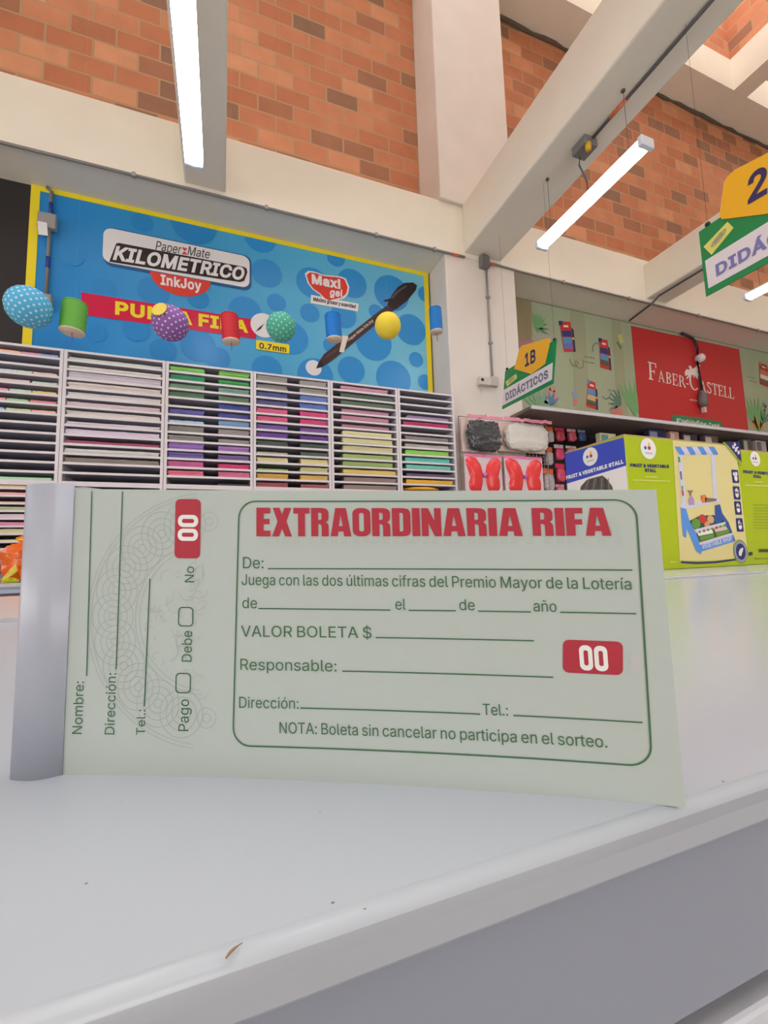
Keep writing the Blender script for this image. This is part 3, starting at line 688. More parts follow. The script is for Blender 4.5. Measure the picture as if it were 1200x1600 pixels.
PP.fill(st, rrect(33.4, 59.95, 41.4, 77.25, 1.5), RED, 2)


def zeros(mb, x, y, w, h, m, vertical=False):
    """The heavy 00 of the ticket number."""
    for k in range(2):
        if not vertical:
            a, b = x + k * w * 0.53, y
            W, H = w * 0.47, h
        else:
            a, b = x, y + k * h * 0.53
            W, H = w, h * 0.47
        r = min(W, H) * 0.46
        iw, ih = (W * 0.17, H * 0.30) if not vertical else (W * 0.30, H * 0.17)
        cx, cy = a + W / 2, b + H / 2
        PP.loops(mb, [rrect(a, b, a + W, b + H, r), rrect(cx - iw, cy - ih, cx + iw, cy + ih, min(iw, ih) * .95)], m, 3)


zeros(st, 34.35, 65.0, 6.35, 7.6, PWHITE, True)
ptext(st, 'No', (39.6, 53.1), (39.6, 57.6), 2.8)
ptext(st, 'Debe', (39.3, 30.9), (39.3, 39.4), 3.0)
ptext(st, 'Pago', (38.7, 12.1), (38.7, 20.6), 3.0)
for (a, b, c, d) in ((34.95, 40.6, 39.65, 46.1), (34.55, 22.25, 39.2, 27.8)):
    PP.loops(st, [rrect(a, b, c, d, 1.2), rrect(a + .32, b + .32, c - .32, d - .32, .95)], INK, 3)
for (s, x, y1, cap, l0, l1, lx0, lx1) in (('Nombre:', 6.35, 25.0, 3.0, 26.5, 79.3, 7.14, 6.44), ('Dirección:', 16.3, 27.4, 2.95, 28.5, 79.3, 16.25, 16.4), ('Tel.:', 25.6, 17.6, 2.6, 18.5, 54.0, 25.25, 25.95)):
    ptext(st, s, (x, 10.8), (x, y1), cap)
    PP.bar(st, (lx0, l0), (lx1, l1), .36, INK, 3)
st.build('counterfoil', bk)

# --- ticket
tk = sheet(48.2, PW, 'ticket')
o_, i_ = rrect(0, 0, 1, 1, .05), None
FR = [(57.0, 8.6), (154.0, 9.3), (158.9, 14.0), (160.2, 72.0), (157.0, 77.3), (58.6, 77.1), (53.3, 72.0), (51.8, 13.0)]


def frame_loop(g):
    L_, R_, B_, T_ = 52.4 + g, 160.1 - g, 8.6 + g, 77.2 - g
    c = 5.2 - g
    out = []
    for (cx, cy, a0) in ((R_ - c, T_ - c, 0), (L_ + c, T_ - c, 90), (L_ + c, B_ + c, 180), (R_ - c, B_ + c, 270)):
        out += arc(cx, cy, c, c, a0, a0 + 90, 8)
    dense = []
    for a, b in zip(out, out[1:] + out[:1]):
        n = max(1, int(math.hypot(b[0] - a[0], b[1] - a[1]) / 5))
        dense += [(a[0] + (b[0] - a[0]) * k / n, a[1] + (b[1] - a[1]) * k / n) for k in range(n)]
    # the frame leans a little, as printed
    return [(x + (y - 43) / 34 * .75, y + (x - 106) / 54 * .25) for x, y in dense]


A, B = frame_loop(0), frame_loop(.42)
n = len(A)
tk.add([PP.pt(x, y, 3) for x, y in A] + [PP.pt(x, y, 3) for x, y in B], [((i + 1) % n, i, i + n, (i + 1) % n + n) for i in range(n)], INK)

# heavy condensed capitals of the headline, drawn as outlines in a 1 x 1 cell
def O_(w): return [rrect(0, 0, w, 1, .2, 6), rrect(w * .36, .17, w * .64, .83, w * .13, 5)]
R_bowl = [(0, 0), (.2, 0), (.2, .43), (.25, .43), (.30, .38), (.30, 0), (.5, 0), (.5, .36), (.48, .44), (.42, .5), (.48, .56), (.5, .64), (.5, .84), (.47, .93), (.4, .985), (.3, 1), (0, 1)]
R_hole = [(.2, .58), (.2, .83), (.27, .83), (.3, .79), (.3, .62), (.27, .58)]
LET = {
    'E': (.42, [[(0, 0), (.42, 0), (.42, .2), (.21, .2), (.21, .42), (.39, .42), (.39, .61), (.21, .61), (.21, .8), (.41, .8), (.41, 1), (0, 1)]]),
    'X': (.58, [[(0, 0), (.2, 0), (.29, .27), (.38, 0), (.58, 0), (.42, .52), (.56, 1), (.36, 1), (.29, .76), (.22, 1), (.02, 1), (.16, .52)]]),
    'T': (.47, [[(.135, 0), (.335, 0), (.335, .8), (.47, .8), (.47, 1), (0, 1), (0, .8), (.135, .8)]]),
    'R': (.51, [R_bowl, R_hole]),
    'A': (.58, [[(0, 0), (.2, 0), (.215, .17), (.365, .17), (.38, 0), (.58, 0), (.44, 1), (.14, 1)], [(.235, .36), (.345, .36), (.29, .78)]]),
    'O': (.5, O_(.5)),
    'D': (.5, [[(0, 0), (.32, 0), (.43, .03), (.48, .1), (.5, .2), (.5, .8), (.48, .9), (.43, .97), (.32, 1), (0, 1)], [(.2, .17), (.2, .83), (.27, .83), (.3, .79), (.3, .21), (.27, .17)]]),
    'I': (.21, [[(0, 0), (.21, 0), (.21, 1), (0, 1)]]),
    'N': (.52, [[(0, 0), (.18, 0), (.18, .46), (.34, 0), (.52, 0), (.52, 1), (.34, 1), (.34, .55), (.18, 1), (0, 1)]]),
    'F': (.4, [[(0, 0), (.21, 0), (.21, .4), (.38, .4), (.38, .59), (.21, .59), (.21, .8), (.4, .8), (.4, 1), (0, 1)]]),
}
word = 'EXTRAORDINARIA RIFA'
adv = [LET[c][0] + .045 if c != ' ' else .21 for c in word]
sc = (154.4 - 58.65) / (sum(adv) - .045)
x, ghosts = 0, []
for c, a in zip(word, adv):
    if c != ' ':
        vs, fs = outline(LET[c][1])
        q = [(58.65 + (x + p[0]) * sc, 66.55 + 1.0 * (x * sc / 95.7) + p[1] * (8.35 - .8 * x * sc / 95.7)) for p in vs]
        tk.add([PP.pt(X, Y, 3) for X, Y in q], PP.face(q, fs), RED)
        ghosts.append(([(X + 2.6, Y - 2.3) for X, Y in q], fs))
    x += a

ptext(tk, 'De:', (54.6, 57.3), (60.8, 57.35), 3.25)
subbar(tk, (62.1, 57.3), (158.5, 58.45), .36)
ptext(tk, 'Juega con las dos últimas cifras del Premio Mayor de la Lotería', (54.25, 52.55), (158.0, 53.3), 3.05)
ptext(tk, 'de', (54.45, 46.05), (58.85, 46.05), 3.0)
subbar(tk, (59.25, 46.0), (97.2, 46.3), .36)
ptext(tk, 'el', (98.6, 46.5), (101.4, 46.5), 3.0)
subbar(tk, (102.2, 46.35), (114.8, 46.55), .36, n=5)
ptext(tk, 'de', (115.8, 46.75), (119.8, 46.8), 2.95)
subbar(tk, (120.6, 46.6), (133.85, 46.75), .36, n=5)
ptext(tk, 'año', (134.6, 46.95), (140.2, 46.95), 2.95)
subbar(tk, (141.0, 46.9), (158.5, 47.1), .36, n=6)
ptext(tk, 'VALOR BOLETA $', (54.1, 38.1), (91.8, 38.5), 3.05)
subbar(tk, (92.9, 38.7), (134.2, 39.15), .36)
ptext(tk, 'Responsable:', (53.95, 28.95), (81.8, 29.2), 3.05)
subbar(tk, (83.4, 29.35), (138.3, 29.85), .36)
ptext(tk, 'Dirección:', (53.65, 18.7), (70.9, 18.85), 2.95)
subbar(tk, (71.4, 19.1), (119.8, 19.45), .36)
ptext(tk, 'Tel.:', (120.6, 19.3), (126.8, 19.4), 2.9)
subbar(tk, (128.1, 19.55), (157.9, 19.7), .36)
ptext(tk, 'NOTA: Boleta sin cancelar no participa en el sorteo.', (65.4, 12.25), (149.7, 12.9), 2.95)
PP.fill(tk, [(x_ + (y_ - 35) * .07, y_) for x_, y_ in rrect(140.9, 31.2, 154.7, 39.75, 1.5)], RED, 2)
zeros(tk, 144.8, 32.0, 6.5, 6.5, PWHITE)
# show-through of the sheet behind
for q, fs in ghosts:
    tk.add([PP.pt(X, Y, 1) for X, Y in q], PP.face(q, fs), GHOST)
PP.fill(tk, rrect(156.3, 32.2, 158.4, 37, .6), mat((182, 182, 180), .7, noise=0), 1)
tk.build('ticket', bk)
sheet(-1.0, PW - .8, 'x', y1=79.7, off=-0.0011, m=mat((166, 176, 170), .75), nx=30).build('ticket_sheets', bk)

# --- cover folded round the stapled spine
COVER = mat((168, 171, 183), 0.33, noise=0.03, scale=40)  # white cover greyed like the paper, with the same shade in its colour
p0 = page(0, 0); tx = (page(10, 0) - page(0, 0)).normalized(); nn = Vector((tx.y, -tx.x, 0))
sect = [(0.9, .25), (0.3, .5), (-2.3, 2.55), (-4, 3.25), (-6, 3.7), (-8.5, 3.75), (-10.5, 3.55), (-12.2, 3.05), (-13.3, 1.9), (-13.5, .4), (-12.8, -1.4), (-10.5, -3.4), (-6, -4.6), (0, -4.8), (8, -4.0), (20, -3.4), (60, -3.2), (110, -3.0), (150, -2.6)]


def cat(P, k=6):
    out = []
    for i in range(len(P) - 1):
        a, b, c, d = P[max(i - 1, 0)], P[i], P[i + 1], P[min(i + 2, len(P) - 1)]
        for j in range(k):
            t = j / k
            out.append(tuple(.5 * (2 * b[q] + (c[q] - a[q]) * t + (2 * a[q] - 5 * b[q] + 4 * c[q] - d[q]) * t * t + (3 * b[q] - a[q] - 3 * c[q] + d[q]) * t ** 3) for q in range(len(b))))
    return out + [tuple(P[-1])]


sect = cat(sect, 5)


def cov(s, d, z):
    if s > 0.9:
        b = page(s, 0, d / 1000)
    else:
        b = p0 + tx * (s / 1000) + nn * (d / 1000)
    return Vector((b.x, b.y, CT + z))


cv = MB(COVER)
fine = []
for (s, d) in sect:
    for z in (0.0, 0.0845): fine.append(cov(s, d, z * (1 - .0125 * min(1, max(0, s / 10)) - .115 * max(s, 0) / 165)))
cv.add(fine, [(2 * k + 2, 2 * k, 2 * k + 1, 2 * k + 3) for k in range(len(sect) - 1)], COVER, True)
co = cv.build('cover', bk)
tag(co, 'white folded cover')
so = co.modifiers.new('thick', 'SOLIDIFY'); so.thickness = 0.0003; so.offset = 0
# ================================================================ poster on the wall (left bay)
YB = 3.508


def WP(y, step=0.0015): return Plane((0, y, 0), (1, 0, 0), (0, 0, 1), step)


def pxs(y, pts):
    return [(p.x, p.z) for p in (at(a, b, 'y', y) for a, b in pts)]


P1 = WP(YB)
q1 = lambda *pts: pxs(YB, pts)
YEL = mat((236, 214, 36), 0.35, noise=0.02)
BLU = mat((26, 122, 196), 0.28, noise=0)
INKB = mat((28, 26, 34), 0.4, noise=0)
PWH = mat((226, 224, 226), 0.4, noise=0)
PRED = mat((214, 58, 44), 0.35, noise=0)
CRIM = mat((206, 14, 70), 0.3, noise=0)


def poster_blue():
    m = bpy.data.materials.new('poster_blue'); m.use_nodes = True
    nt = m.node_tree; b = nt.nodes['Principled BSDF']; b.inputs['Roughness'].default_value = 0.3
    tc = nt.nodes.new('ShaderNodeTexCoord'); sp = nt.nodes.new('ShaderNodeSeparateXYZ'); rp = nt.nodes.new('ShaderNodeValToRGB')
    mr = nt.nodes.new('ShaderNodeMapRange'); mr.inputs[1].default_value = -1.3; mr.inputs[2].default_value = 1.85
    nt.links.new(tc.outputs['Object'], sp.inputs[0]); nt.links.new(sp.outputs[0], mr.inputs[0]); nt.links.new(mr.outputs[0], rp.inputs[0])
    e = rp.color_ramp.elements
    e[0].color = (lin(32), lin(134), lin(204), 1); e[1].color = (lin(124), lin(198), lin(220), 1)
    k = e.new(0.45); k.color = (lin(74), lin(168), lin(214), 1)
    nt.links.new(rp.outputs[0], b.inputs['Base Color'])
    return m


po = thing('advertising_poster', 'big blue pen advertising poster with yellow border above the paper racks', 'poster', (0.28, YB, 2.5))
bx0, bx1, bz0, bz1 = -1.243, 1.797, 2.5, 3.672
pm = MB(poster_blue())
pm.box(-1.297, 1.846, YB + .0005, YB + 0.02, 2.40, 3.727)
dots = [(406.7, 372, 25), (463, 381, 27), (417, 427, 24), (488, 442, 25), (550, 443, 23), (525, 403, 14), (587, 408, 25), (612, 458, 27), (432, 473, 15), (383, 487, 26), (484, 489, 15), (455, 528, 27), (537, 493, 20), (518, 540, 13), (642, 515, 23), (584, 535, 28), (549, 578, 21), (615, 592, 27), (650, 562, 11), (417, 578, 24), (493, 587, 28), (664, 460, 11), (664, 597, 11), (587, 487, 11),
        (303, 350, 36), (222, 348, 18), (310, 467, 17), (163, 452, 20), (240, 455, 26), (213, 515, 22), (310, 540, 28), (255, 548, 22), (112, 400, 20), (150, 520, 18), (340, 560, 20)]
for i, (a, b, r) in enumerate(dots):
    c = at(a, b, 'y', YB); rr = abs(at(a + r, b, 'y', YB).x - at(a - r, b, 'y', YB).x) / 2
    lp = [(min(max(x, bx0), bx1), min(max(z, bz0), bz1)) for x, z in arc(c.x, c.z, rr, rr, n=30)]
    out = [p for k, p in enumerate(lp) if math.dist(p, lp[k - 1]) > 1e-5]
    if len(out) > 3: P1.fill(pm, out, mat((38 + (i % 3) * 3, 142, 210), 0.3, noise=0) if i < 24 else mat((34, 134, 202), 0.3, noise=0), 1 + i * .028)
pm.build('panel', po)
bd = MB(YEL)
for (a, b, c, d) in ((-1.297, bx0, 2.40, 3.727), (bx1, 1.846, 2.40, 3.727), (bx0, bx1, bz1, 3.727)):
    bd.box(a, b, YB - .004, YB + .0005, c, d)
bd.build('border', po)

# pen name plate
mb = MB(PWH)
TL, TR, BR, BL = q1((162, 361), (390, 400), (388, 447), (160, 413))
P1.fill(mb, [(p[0] + .012, p[1] - .008) for p in rrect(-.85, 3.205, .195, 3.512, .06)], mat((18, 84, 140), .4, noise=0), 2.3)
P1.fill(mb, rrect(TL[0], (BL[1] + BR[1]) / 2, TR[0], (TL[1] + TR[1]) / 2 + .01, .06), PWH, 3)
b0, b1 = q1((171, 407), (384, 441))
P1.fill(mb, [(b0[0], b0[1] - .014), (b1[0] - .045, b1[1] - .012), (b1[0] - .012, b1[1] + .006), (b1[0] + .012, b1[1] + .085), (b1[0] + .006, b1[1] + .118), (b1[0] - .02, b1[1] + .128), (b0[0] + .055, b0[1] + .150), (b0[0] + .04, b0[1] + .140)], INKB, 4)
P1.text(mb, 'KILOMETRICO', (b0[0] + .022, b0[1] + .006), (b1[0] - .008, b1[1] + .006), .116, PWH, 5, .065, .25, .97)
b0, b1 = q1((243, 391), (284, 398))
P1.text(mb, 'Paper', b0, b1, .075, INKB, 4, 0.0, .25)
b0, b1 = q1((293, 399), (328, 405))
P1.text(mb, 'Mate', b0, b1, .075, INKB, 4, 0.0, .25)
h0 = q1((288.5, 393))[0]
for dz, sg in ((.018, 1), (-.02, -1)):
    P1.fill(mb, [(h0[0], h0[1] + dz - .018 * sg), (h0[0] + .018, h0[1] + dz + .004 * sg), (h0[0] + .010, h0[1] + dz + .014 * sg), (h0[0], h0[1] + dz + .006 * sg), (h0[0] - .010, h0[1] + dz + .014 * sg), (h0[0] - .018, h0[1] + dz + .004 * sg)], PRED, 4)
mb.build('name_plate', po)
mb = MB(PRED)
P1.fill(mb, arc(-.318, 3.215, .215, .16, 180, 360, 26), PRED, 2.6)
b0, b1 = q1((251, 445.5), (315, 455.5))
P1.text(mb, 'InkJoy', b0, b1, .085, PWH, 3.6, .06)
mb.build('red_badge', po)
mb = MB(CRIM)
P1.fill(mb, q1((127, 457), (128, 492), (400, 530), (400, 500)), CRIM, 2.6)
b0, b1 = q1((180, 492), (388, 521))
P1.text(mb, 'PUNTA FINA', b0, b1, .105, YEL, 3.6, .075)
mb.build('slogan_band', po)
mb = MB(PWH)
c = q1((412, 509))[0]; P1.fill(mb, arc(c[0], c[1], .105, .105), PWH, 3.6)
P1.fill(mb, q1((399, 519), (405, 512), (413, 506), (407, 515)), INKB, 4.4)
T = q1((401, 534), (452, 541), (451, 556), (400, 548)); P1.fill(mb, rrect(T[3][0], T[3][1] + .01, T[1][0], T[1][1] + .012, .012), YEL, 4.4)
b0, b1 = q1((405, 545), (447, 551)); P1.text(mb, '0.7mm', b0, b1, .05, INKB, 5.2, .04)
mb.build('size_tag', po)
mb = MB(PRED)
blob_ = q1((479, 430), (484, 426), (492, 427), (507, 432), (530, 434), (538, 437), (543, 449), (541, 459), (535, 465), (522, 468), (514, 470), (508, 467), (500, 459), (490, 452), (483, 443))
cx_ = sum(p[0] for p in blob_) / len(blob_); cz_ = sum(p[1] for p in blob_) / len(blob_)
P1.fill(mb, [(cx_ + (x - cx_) * 1.09, cz_ + (z - cz_) * 1.12) for x, z in blob_], PWH, 2.4)
P1.fill(mb, blob_, PRED, 3.2)
b0, b1 = q1((487, 444), (532, 452.5)); P1.text(mb, 'Maxi', b0, b1, .092, PWH, 4, .09)
b0, b1 = q1((515, 463), (536, 465)); P1.text(mb, 'gel', b0, b1, .07, PWH, 4, .07, .2)
W_ = q1((486, 461), (560, 475), (559, 487), (485, 474))
P1.fill(mb, [W_[0], W_[1], W_[2], W_[3]], PWH, 2.6)
b0, b1 = q1((489, 470.5), (556, 482.5)); P1.text(mb, 'Máximo grosor y suavidad', b0, b1, .036, INKB, 3.4, .07, .2)
mb.build('gel_logo', po)
PEN = mat((60, 44, 48), 0.3, noise=0); PEND = mat((34, 24, 28), 0.3, noise=0)
Zp = lambda *pts: q1(*[(470 + a / 5.714, 410 + b / 5.714) for a, b in pts])
mb = MB(PEN)
c = q1((490, 575))[0]; P1.fill(mb, arc(c[0], c[1], .068, .068), PWH, 2.6)
P1.fill(mb, Zp((135, 950), (160, 890), (205, 822), (250, 785), (370, 692), (560, 545), (700, 435), (790, 372), (845, 420), (650, 572), (500, 695), (380, 795), (300, 862), (240, 905), (185, 935)), PEN, 3.4)
P1.fill(mb, Zp((135, 950), (158, 893), (178, 888), (200, 905), (205, 925), (185, 938)), PEND, 4)
P1.fill(mb, Zp((735, 352), (745, 338), (795, 325), (812, 292), (865, 222), (925, 186), (1000, 182), (1036, 208), (1024, 252), (950, 342), (855, 418), (820, 424), (770, 378), (785, 352)), PEND, 4)
P1.fill(mb, Zp((798, 322), (850, 262), (935, 207), (948, 216), (868, 272), (818, 330)), mat((92, 80, 86), .3, noise=0), 4.6)
P1.fill(mb, Zp((215, 850), (395, 715), (640, 525), (648, 533), (402, 727), (222, 862)), mat((84, 66, 70), .3, noise=0), 4)
b0, b1 = Zp((430, 708), (650, 528)); P1.text(mb, 'Paper Mate InkJoy', b0, b1, .026, mat((196, 180, 176), .4, noise=0), 4.8, .05)
mb.build('pen_picture', po)

# ================================================================ poster on the right bay
YF = 3.566
P2 = WP(YF)
q2 = lambda *pts: pxs(YF, pts)
GRN = mat((166, 178, 148), 0.5, noise=0.04, scale=2, stretch=(3, 1, .3))
BRN = mat((148, 136, 104), 0.5, noise=0.12, scale=3, stretch=(4, 1, .5))
FRED = mat((196, 44, 48), 0.4, noise=0.03, scale=1.5)
fp = thing('wall_mural', 'red and pale green pencil brand mural above the long shelf in the right bay', 'mural', (4.5, YF, 2.5))
mb = MB(GRN); mb.box(2.622, 9.5, YF + .001, YF + .016, 2.3, 3.70)
P2.fill(mb, [(2.622, 2.95), (2.622, 3.70), (3.12, 3.70), (3.10, 3.30), (2.99, 2.95)], BRN, 1)
for a, w in ((3.62, .22), (4.24, .16)): P2.fill(mb, [(a, 2.4), (a + w, 2.4), (a + w + .02, 3.70), (a + .03, 3.70)], mat((160, 164, 134), .5, noise=.05, scale=2), 1)
mb.build('panel', fp)
mb = MB(FRED)
mb.box(4.585, 6.585, YF - .004, YF + .001, 2.3, 3.665)
P2r = WP(YF - .004)
KW = mat((232, 222, 216), .5, noise=0)


def serif(mb, pl, word, p0, p1, caph, small, m, lay):
    """Roman capitals with bracket serifs, first letters taller."""
    G = {'F': (.56, [(.08, 0, .2, 1), (.0, .0, .3, .06), (0, .94, .54, 1), (.48, .74, .54, .94), (.2, .47, .42, .53), (.38, .38, .42, .62)]),
         'E': (.60, [(.08, 0, .2, 1), (0, 0, .56, .06), (0, .94, .54, 1), (.48, .74, .54, .94), (.52, .06, .58, .26), (.2, .47, .42, .53), (.38, .38, .42, .62)]),
         'L': (.56, [(.08, 0, .2, 1), (0, 0, .54, .06), (0, .94, .28, 1), (.48, .06, .54, .28)]),
         'T': (.62, [(.25, 0, .37, 1), (.15, 0, .47, .06), (0, .94, .62, 1), (0, .74, .06, .94), (.56, .74, .62, .94)]),
         '-': (.3, [(0, .34, .26, .42)])}
    x, segs = 0.0, []
    for c, big in word:
        h = caph if big else small
        if c in G:
            w, rs = G[c]
            for a, b, cc, d in rs: segs.append([(x + a * h, b * h), (x + cc * h, b * h), (x + cc * h, d * h), (x + a * h, d * h)])
        else:
            w = {'A': .74, 'B': .6, 'R': .72, 'C': .68, 'S': .5}[c]
            if c == 'A':
                segs += [[(x + .08 * h, 0), (x + .13 * h, 0), (x + .38 * h, .86 * h), (x + .34 * h, h)], [(x + .50 * h, 0), (x + .64 * h, 0), (x + .38 * h, h), (x + .32 * h, h)], [(x + .2 * h, .3 * h), (x + .54 * h, .3 * h), (x + .52 * h, .37 * h), (x + .22 * h, .37 * h)], [(x, 0), (x + .22 * h, 0), (x + .22 * h, .05 * h), (x, .05 * h)], [(x + .46 * h, 0), (x + .74 * h, 0), (x + .74 * h, .05 * h), (x + .46 * h, .05 * h)]]
            elif c in 'BR':
                segs += [[(x + .08 * h, 0), (x + .2 * h, 0), (x + .2 * h, h), (x + .08 * h, h)], [(x, 0), (x + .28 * h, 0), (x + .28 * h, .06 * h), (x, .06 * h)]]
                for (b0, b1) in (((.5, 1.0), (0, .53)) if c == 'B' else ((.45, 1.0),)):
                    r = (b1 - b0) / 2; cy = (b0 + b1) / 2
                    segs.append([(x + (.2 + .34 * math.cos(t)) * h, (cy + r * math.sin(t)) * h) for t in [math.radians(-90 + k * 18) for k in range(11)]] + [(x + (.2 + .22 * math.cos(t)) * h, (cy + (r - .06) * math.sin(t)) * h) for t in [math.radians(90 - k * 18) for k in range(11)]])
                if c == 'R': segs.append([(x + .34 * h, .46 * h), (x + .46 * h, .48 * h), (x + .74 * h, 0), (x + .58 * h, 0)])
            elif c == 'C':
                segs.append([(x + (.34 + .34 * math.cos(t)) * h, (.5 + .52 * math.sin(t)) * h) for t in [math.radians(42 + k * 12) for k in range(24)]] + [(x + (.36 + .24 * math.cos(t)) * h, (.5 + .46 * math.sin(t)) * h) for t in [math.radians(318 - k * 12) for k in range(24)]])
            elif c == 'S':
                sp = [(.42, .8), (.36, .93), (.22, .98), (.08, .9), (.06, .74), (.18, .6), (.32, .48), (.42, .32), (.38, .12), (.22, .02), (.08, .08), (.03, .24)]
                for a, b in zip(sp, sp[1:]):
                    L = math.dist(a, b); nx, ny = -(b[1] - a[1]) / L * .055, (b[0] - a[0]) / L * .055
                    segs.append([(x + (a[0] + nx) * h, (a[1] + ny) * h), (x + (b[0] + nx) * h, (b[1] + ny) * h), (x + (b[0] - nx) * h, (b[1] - ny) * h), (x + (a[0] - nx) * h, (a[1] - ny) * h)])
        x += (w + .05) * h
    dx, dy = p1[0] - p0[0], p1[1] - p0[1]; L = math.hypot(dx, dy); s = L / x
    for i, sg in enumerate(segs):
        pl.fill(mb, [(p0[0] + dx / L * a * s - dy / L * b, p0[1] + dy / L * a * s + dx / L * b) for a, b in sg], m, lay + (i % 3) * .15)


b0, b1 = q2((1014, 607), (1148, 630))
serif(mb, P2r, [('F', 1), ('A', 0), ('B', 0), ('E', 0), ('R', 0), ('-', 0), ('C', 1), ('A', 0), ('S', 0), ('T', 0), ('E', 0), ('L', 0), ('L', 0)], (b0[0], 3.022), (b1[0], 2.935), .225, .15, KW, 1.5)
b0, b1 = q2((1077, 626), (1098, 629)); P2r.text(mb, 'since 1761', (b0[0], b0[1] - .0), (b1[0] + .08, b1[1]), .028, KW, 1.6)
# two jousting riders above the big C
kn = q2((1069, 582), (1072, 577), (1077, 578), (1075, 572), (1079, 572), (1081, 577), (1085, 575), (1088, 571), (1091, 574), (1089, 580), (1091, 586), (1088, 591), (1085, 587), (1080, 585), (1076, 589), (1074, 586), (1070, 588))
P2r.fill(mb, kn, KW, 1.6)
for a, b in (((1073, 583), (1093, 571)), ((1075, 588), (1072, 592)), ((1086, 588), (1090, 592)), ((1082, 585), (1084, 590))):
    a, b = q2(a, b); P2r.bar(mb, a, b, .02, KW, 2)
mb.build('red_panel', fp)
mb = MB(mat((44, 132, 84), .45, noise=0))
T = q2((1047, 653), (1131, 666))
P2r.fill(mb, [(x, z - (x - 5.1) * .02) for x, z in rrect(5.13, 2.40, 6.06, 2.622, .06)], mat((44, 132, 84), .45, noise=0), 2)
P2r.text(mb, '#CreatividadFaber-Castell', (5.2, 2.508), (6.0, 2.494), .075, KW, 3, .04)
mb.build('green_tag', fp)


def pencil_box(pts, cols):
    mb = MB(cols[0]); Q = q2(*pts)
    def uv(u, v):
        a = [Q[0][k] + (Q[1][k] - Q[0][k]) * u for k in (0, 1)]; b = [Q[3][k] + (Q[2][k] - Q[3][k]) * u for k in (0, 1)]
        return (a[0] + (b[0] - a[0]) * v, a[1] + (b[1] - a[1]) * v)
    P2.fill(mb, [uv(0, 0), uv(1, 0), uv(1, 1), uv(0, 1)], cols[0], 2)
    P2.fill(mb, [uv(1, .2), uv(1.22, .26), uv(1.22, 1.0), uv(1, 1)], mat((52, 46, 86), .5, noise=0), 2)
    P2.fill(mb, [uv(.05, .30), uv(.95, .30), uv(.95, .50), uv(.05, .50)], cols[1], 2.8)
    P2.fill(mb, [uv(.05, .52), uv(.95, .52), uv(.95, .72), uv(.05, .72)], cols[2], 2.8)
    P2.fill(mb, [uv(.05, .72), uv(.95, .72), uv(.95, .9), uv(.05, .9)], cols[3], 2.8)
    P2.fill(mb, [uv(-.08, -.02), uv(.3, -.02), uv(.2, .12), uv(-.08, .12)], cols[1], 2.9)
    P2.fill(mb, [uv(.3, .12), uv(.75, .12), uv(.75, .19), uv(.3, .19)], KW, 2.9)
    P2.fill(mb, [uv(1.02, .52), uv(1.16, .52), uv(1.16, .6), uv(1.02, .6)], YEL, 2.8)
    mb.build('pencil_box_picture', fp)


R_ = mat((206, 52, 50), .45, noise=0)
NV, SKY, OLV, TAN, VIO = (mat(c, .45, noise=0) for c in ((44, 58, 120), (86, 150, 196), (86, 92, 60), (204, 176, 140), (104, 116, 184)))
pencil_box([(874, 502.5), (891, 503), (896, 550), (881, 550)], (R_, NV, SKY, VIO))
pencil_box([(936, 529), (949, 532), (952, 578), (937.5, 574)], (R_, NV, SKY, OLV))
pencil_box([(918, 594), (930, 598), (931, 640), (915.5, 635)], (R_, SKY, TAN, OLV))
pencil_box([(1186, 566), (1198, 571), (1203, 606), (1187, 600)], (mat((170, 50, 46), .45, noise=0), mat((210, 120, 90), .45, noise=0), KW, mat((120, 90, 70), .45, noise=0)))


def frond(c, n, ln, a0, a1, col, w=.02):
    for k in range(n):
        a = math.radians(a0 + (a1 - a0) * k / max(1, n - 1))
        x, z = c
        tip = (x + ln * math.cos(a), z + ln * math.sin(a))
        px_, pz_ = -math.sin(a) * w, math.cos(a) * w
        mid = (x + ln * .5 * math.cos(a), z + ln * .5 * math.sin(a))
        P2.fill(mb, [(x, z), (mid[0] - px_, mid[1] - pz_), tip, (mid[0] + px_, mid[1] + pz_)], col, 2 + (k % 3) * .3)


LEAF = mat((118, 160, 110), .5, noise=0)
mb = MB(LEAF)
LG, LT, LB, LP, LO = (mat(c, .5, noise=0) for c in ((118, 172, 112), (84, 130, 106), (96, 132, 170), (206, 128, 116), (206, 156, 90)))
c0 = q2((838, 535))[0]
frond((c0[0] + .02, c0[1] + .1), 5, .24, 100, 60, LG, .03); frond(c0, 4, .22, 15, -35, LT, .016); frond((c0[0], c0[1] + .16), 3, .2, 25, -15, LT, .014)
mb.build('leaf_print', fp); mb = MB(LEAF)
c0 = q2((842, 640))[0]; frond(c0, 7, .28, 20, 150, mat((132, 176, 136), .5, noise=0), .022)
mb.build('leaf_print', fp); mb = MB(LEAF)
c0 = q2((860, 634))[0]; frond(c0, 5, .17, 40, 150, LB, .022)
for a, b in (((853, 633), (858, 606)), ((858, 606), (867, 610)), ((867, 610), (869, 634))):
    a, b = q2(a, b); P2.bar(mb, a, b, .05, mat((206, 150, 138), .5, noise=0), 1.6)
mb.build('arch_print', fp); mb = MB(LEAF)
c0 = q2((992, 651))[0]; frond(c0, 6, .46, 60, 120, LG, .035); frond((c0[0] - .2, c0[1] + .12), 6, .22, 100, 200, LT, .016)
frond((c0[0] - .28, c0[1]), 5, .12, 20, 160, LP, .03)
mb.build('leaf_print', fp); mb = MB(LEAF)
c0 = q2((1186, 675))[0]; frond(c0, 7, .5, 60, 125, LG, .04); frond((c0[0] + .1, c0[1] + .12), 5, .3, 30, 100, LT, .018); frond((c0[0] - .02, c0[1] + .03), 4, .2, 30, 140, LO, .05)
mb.build('leaf_print', fp); mb = MB(LEAF)
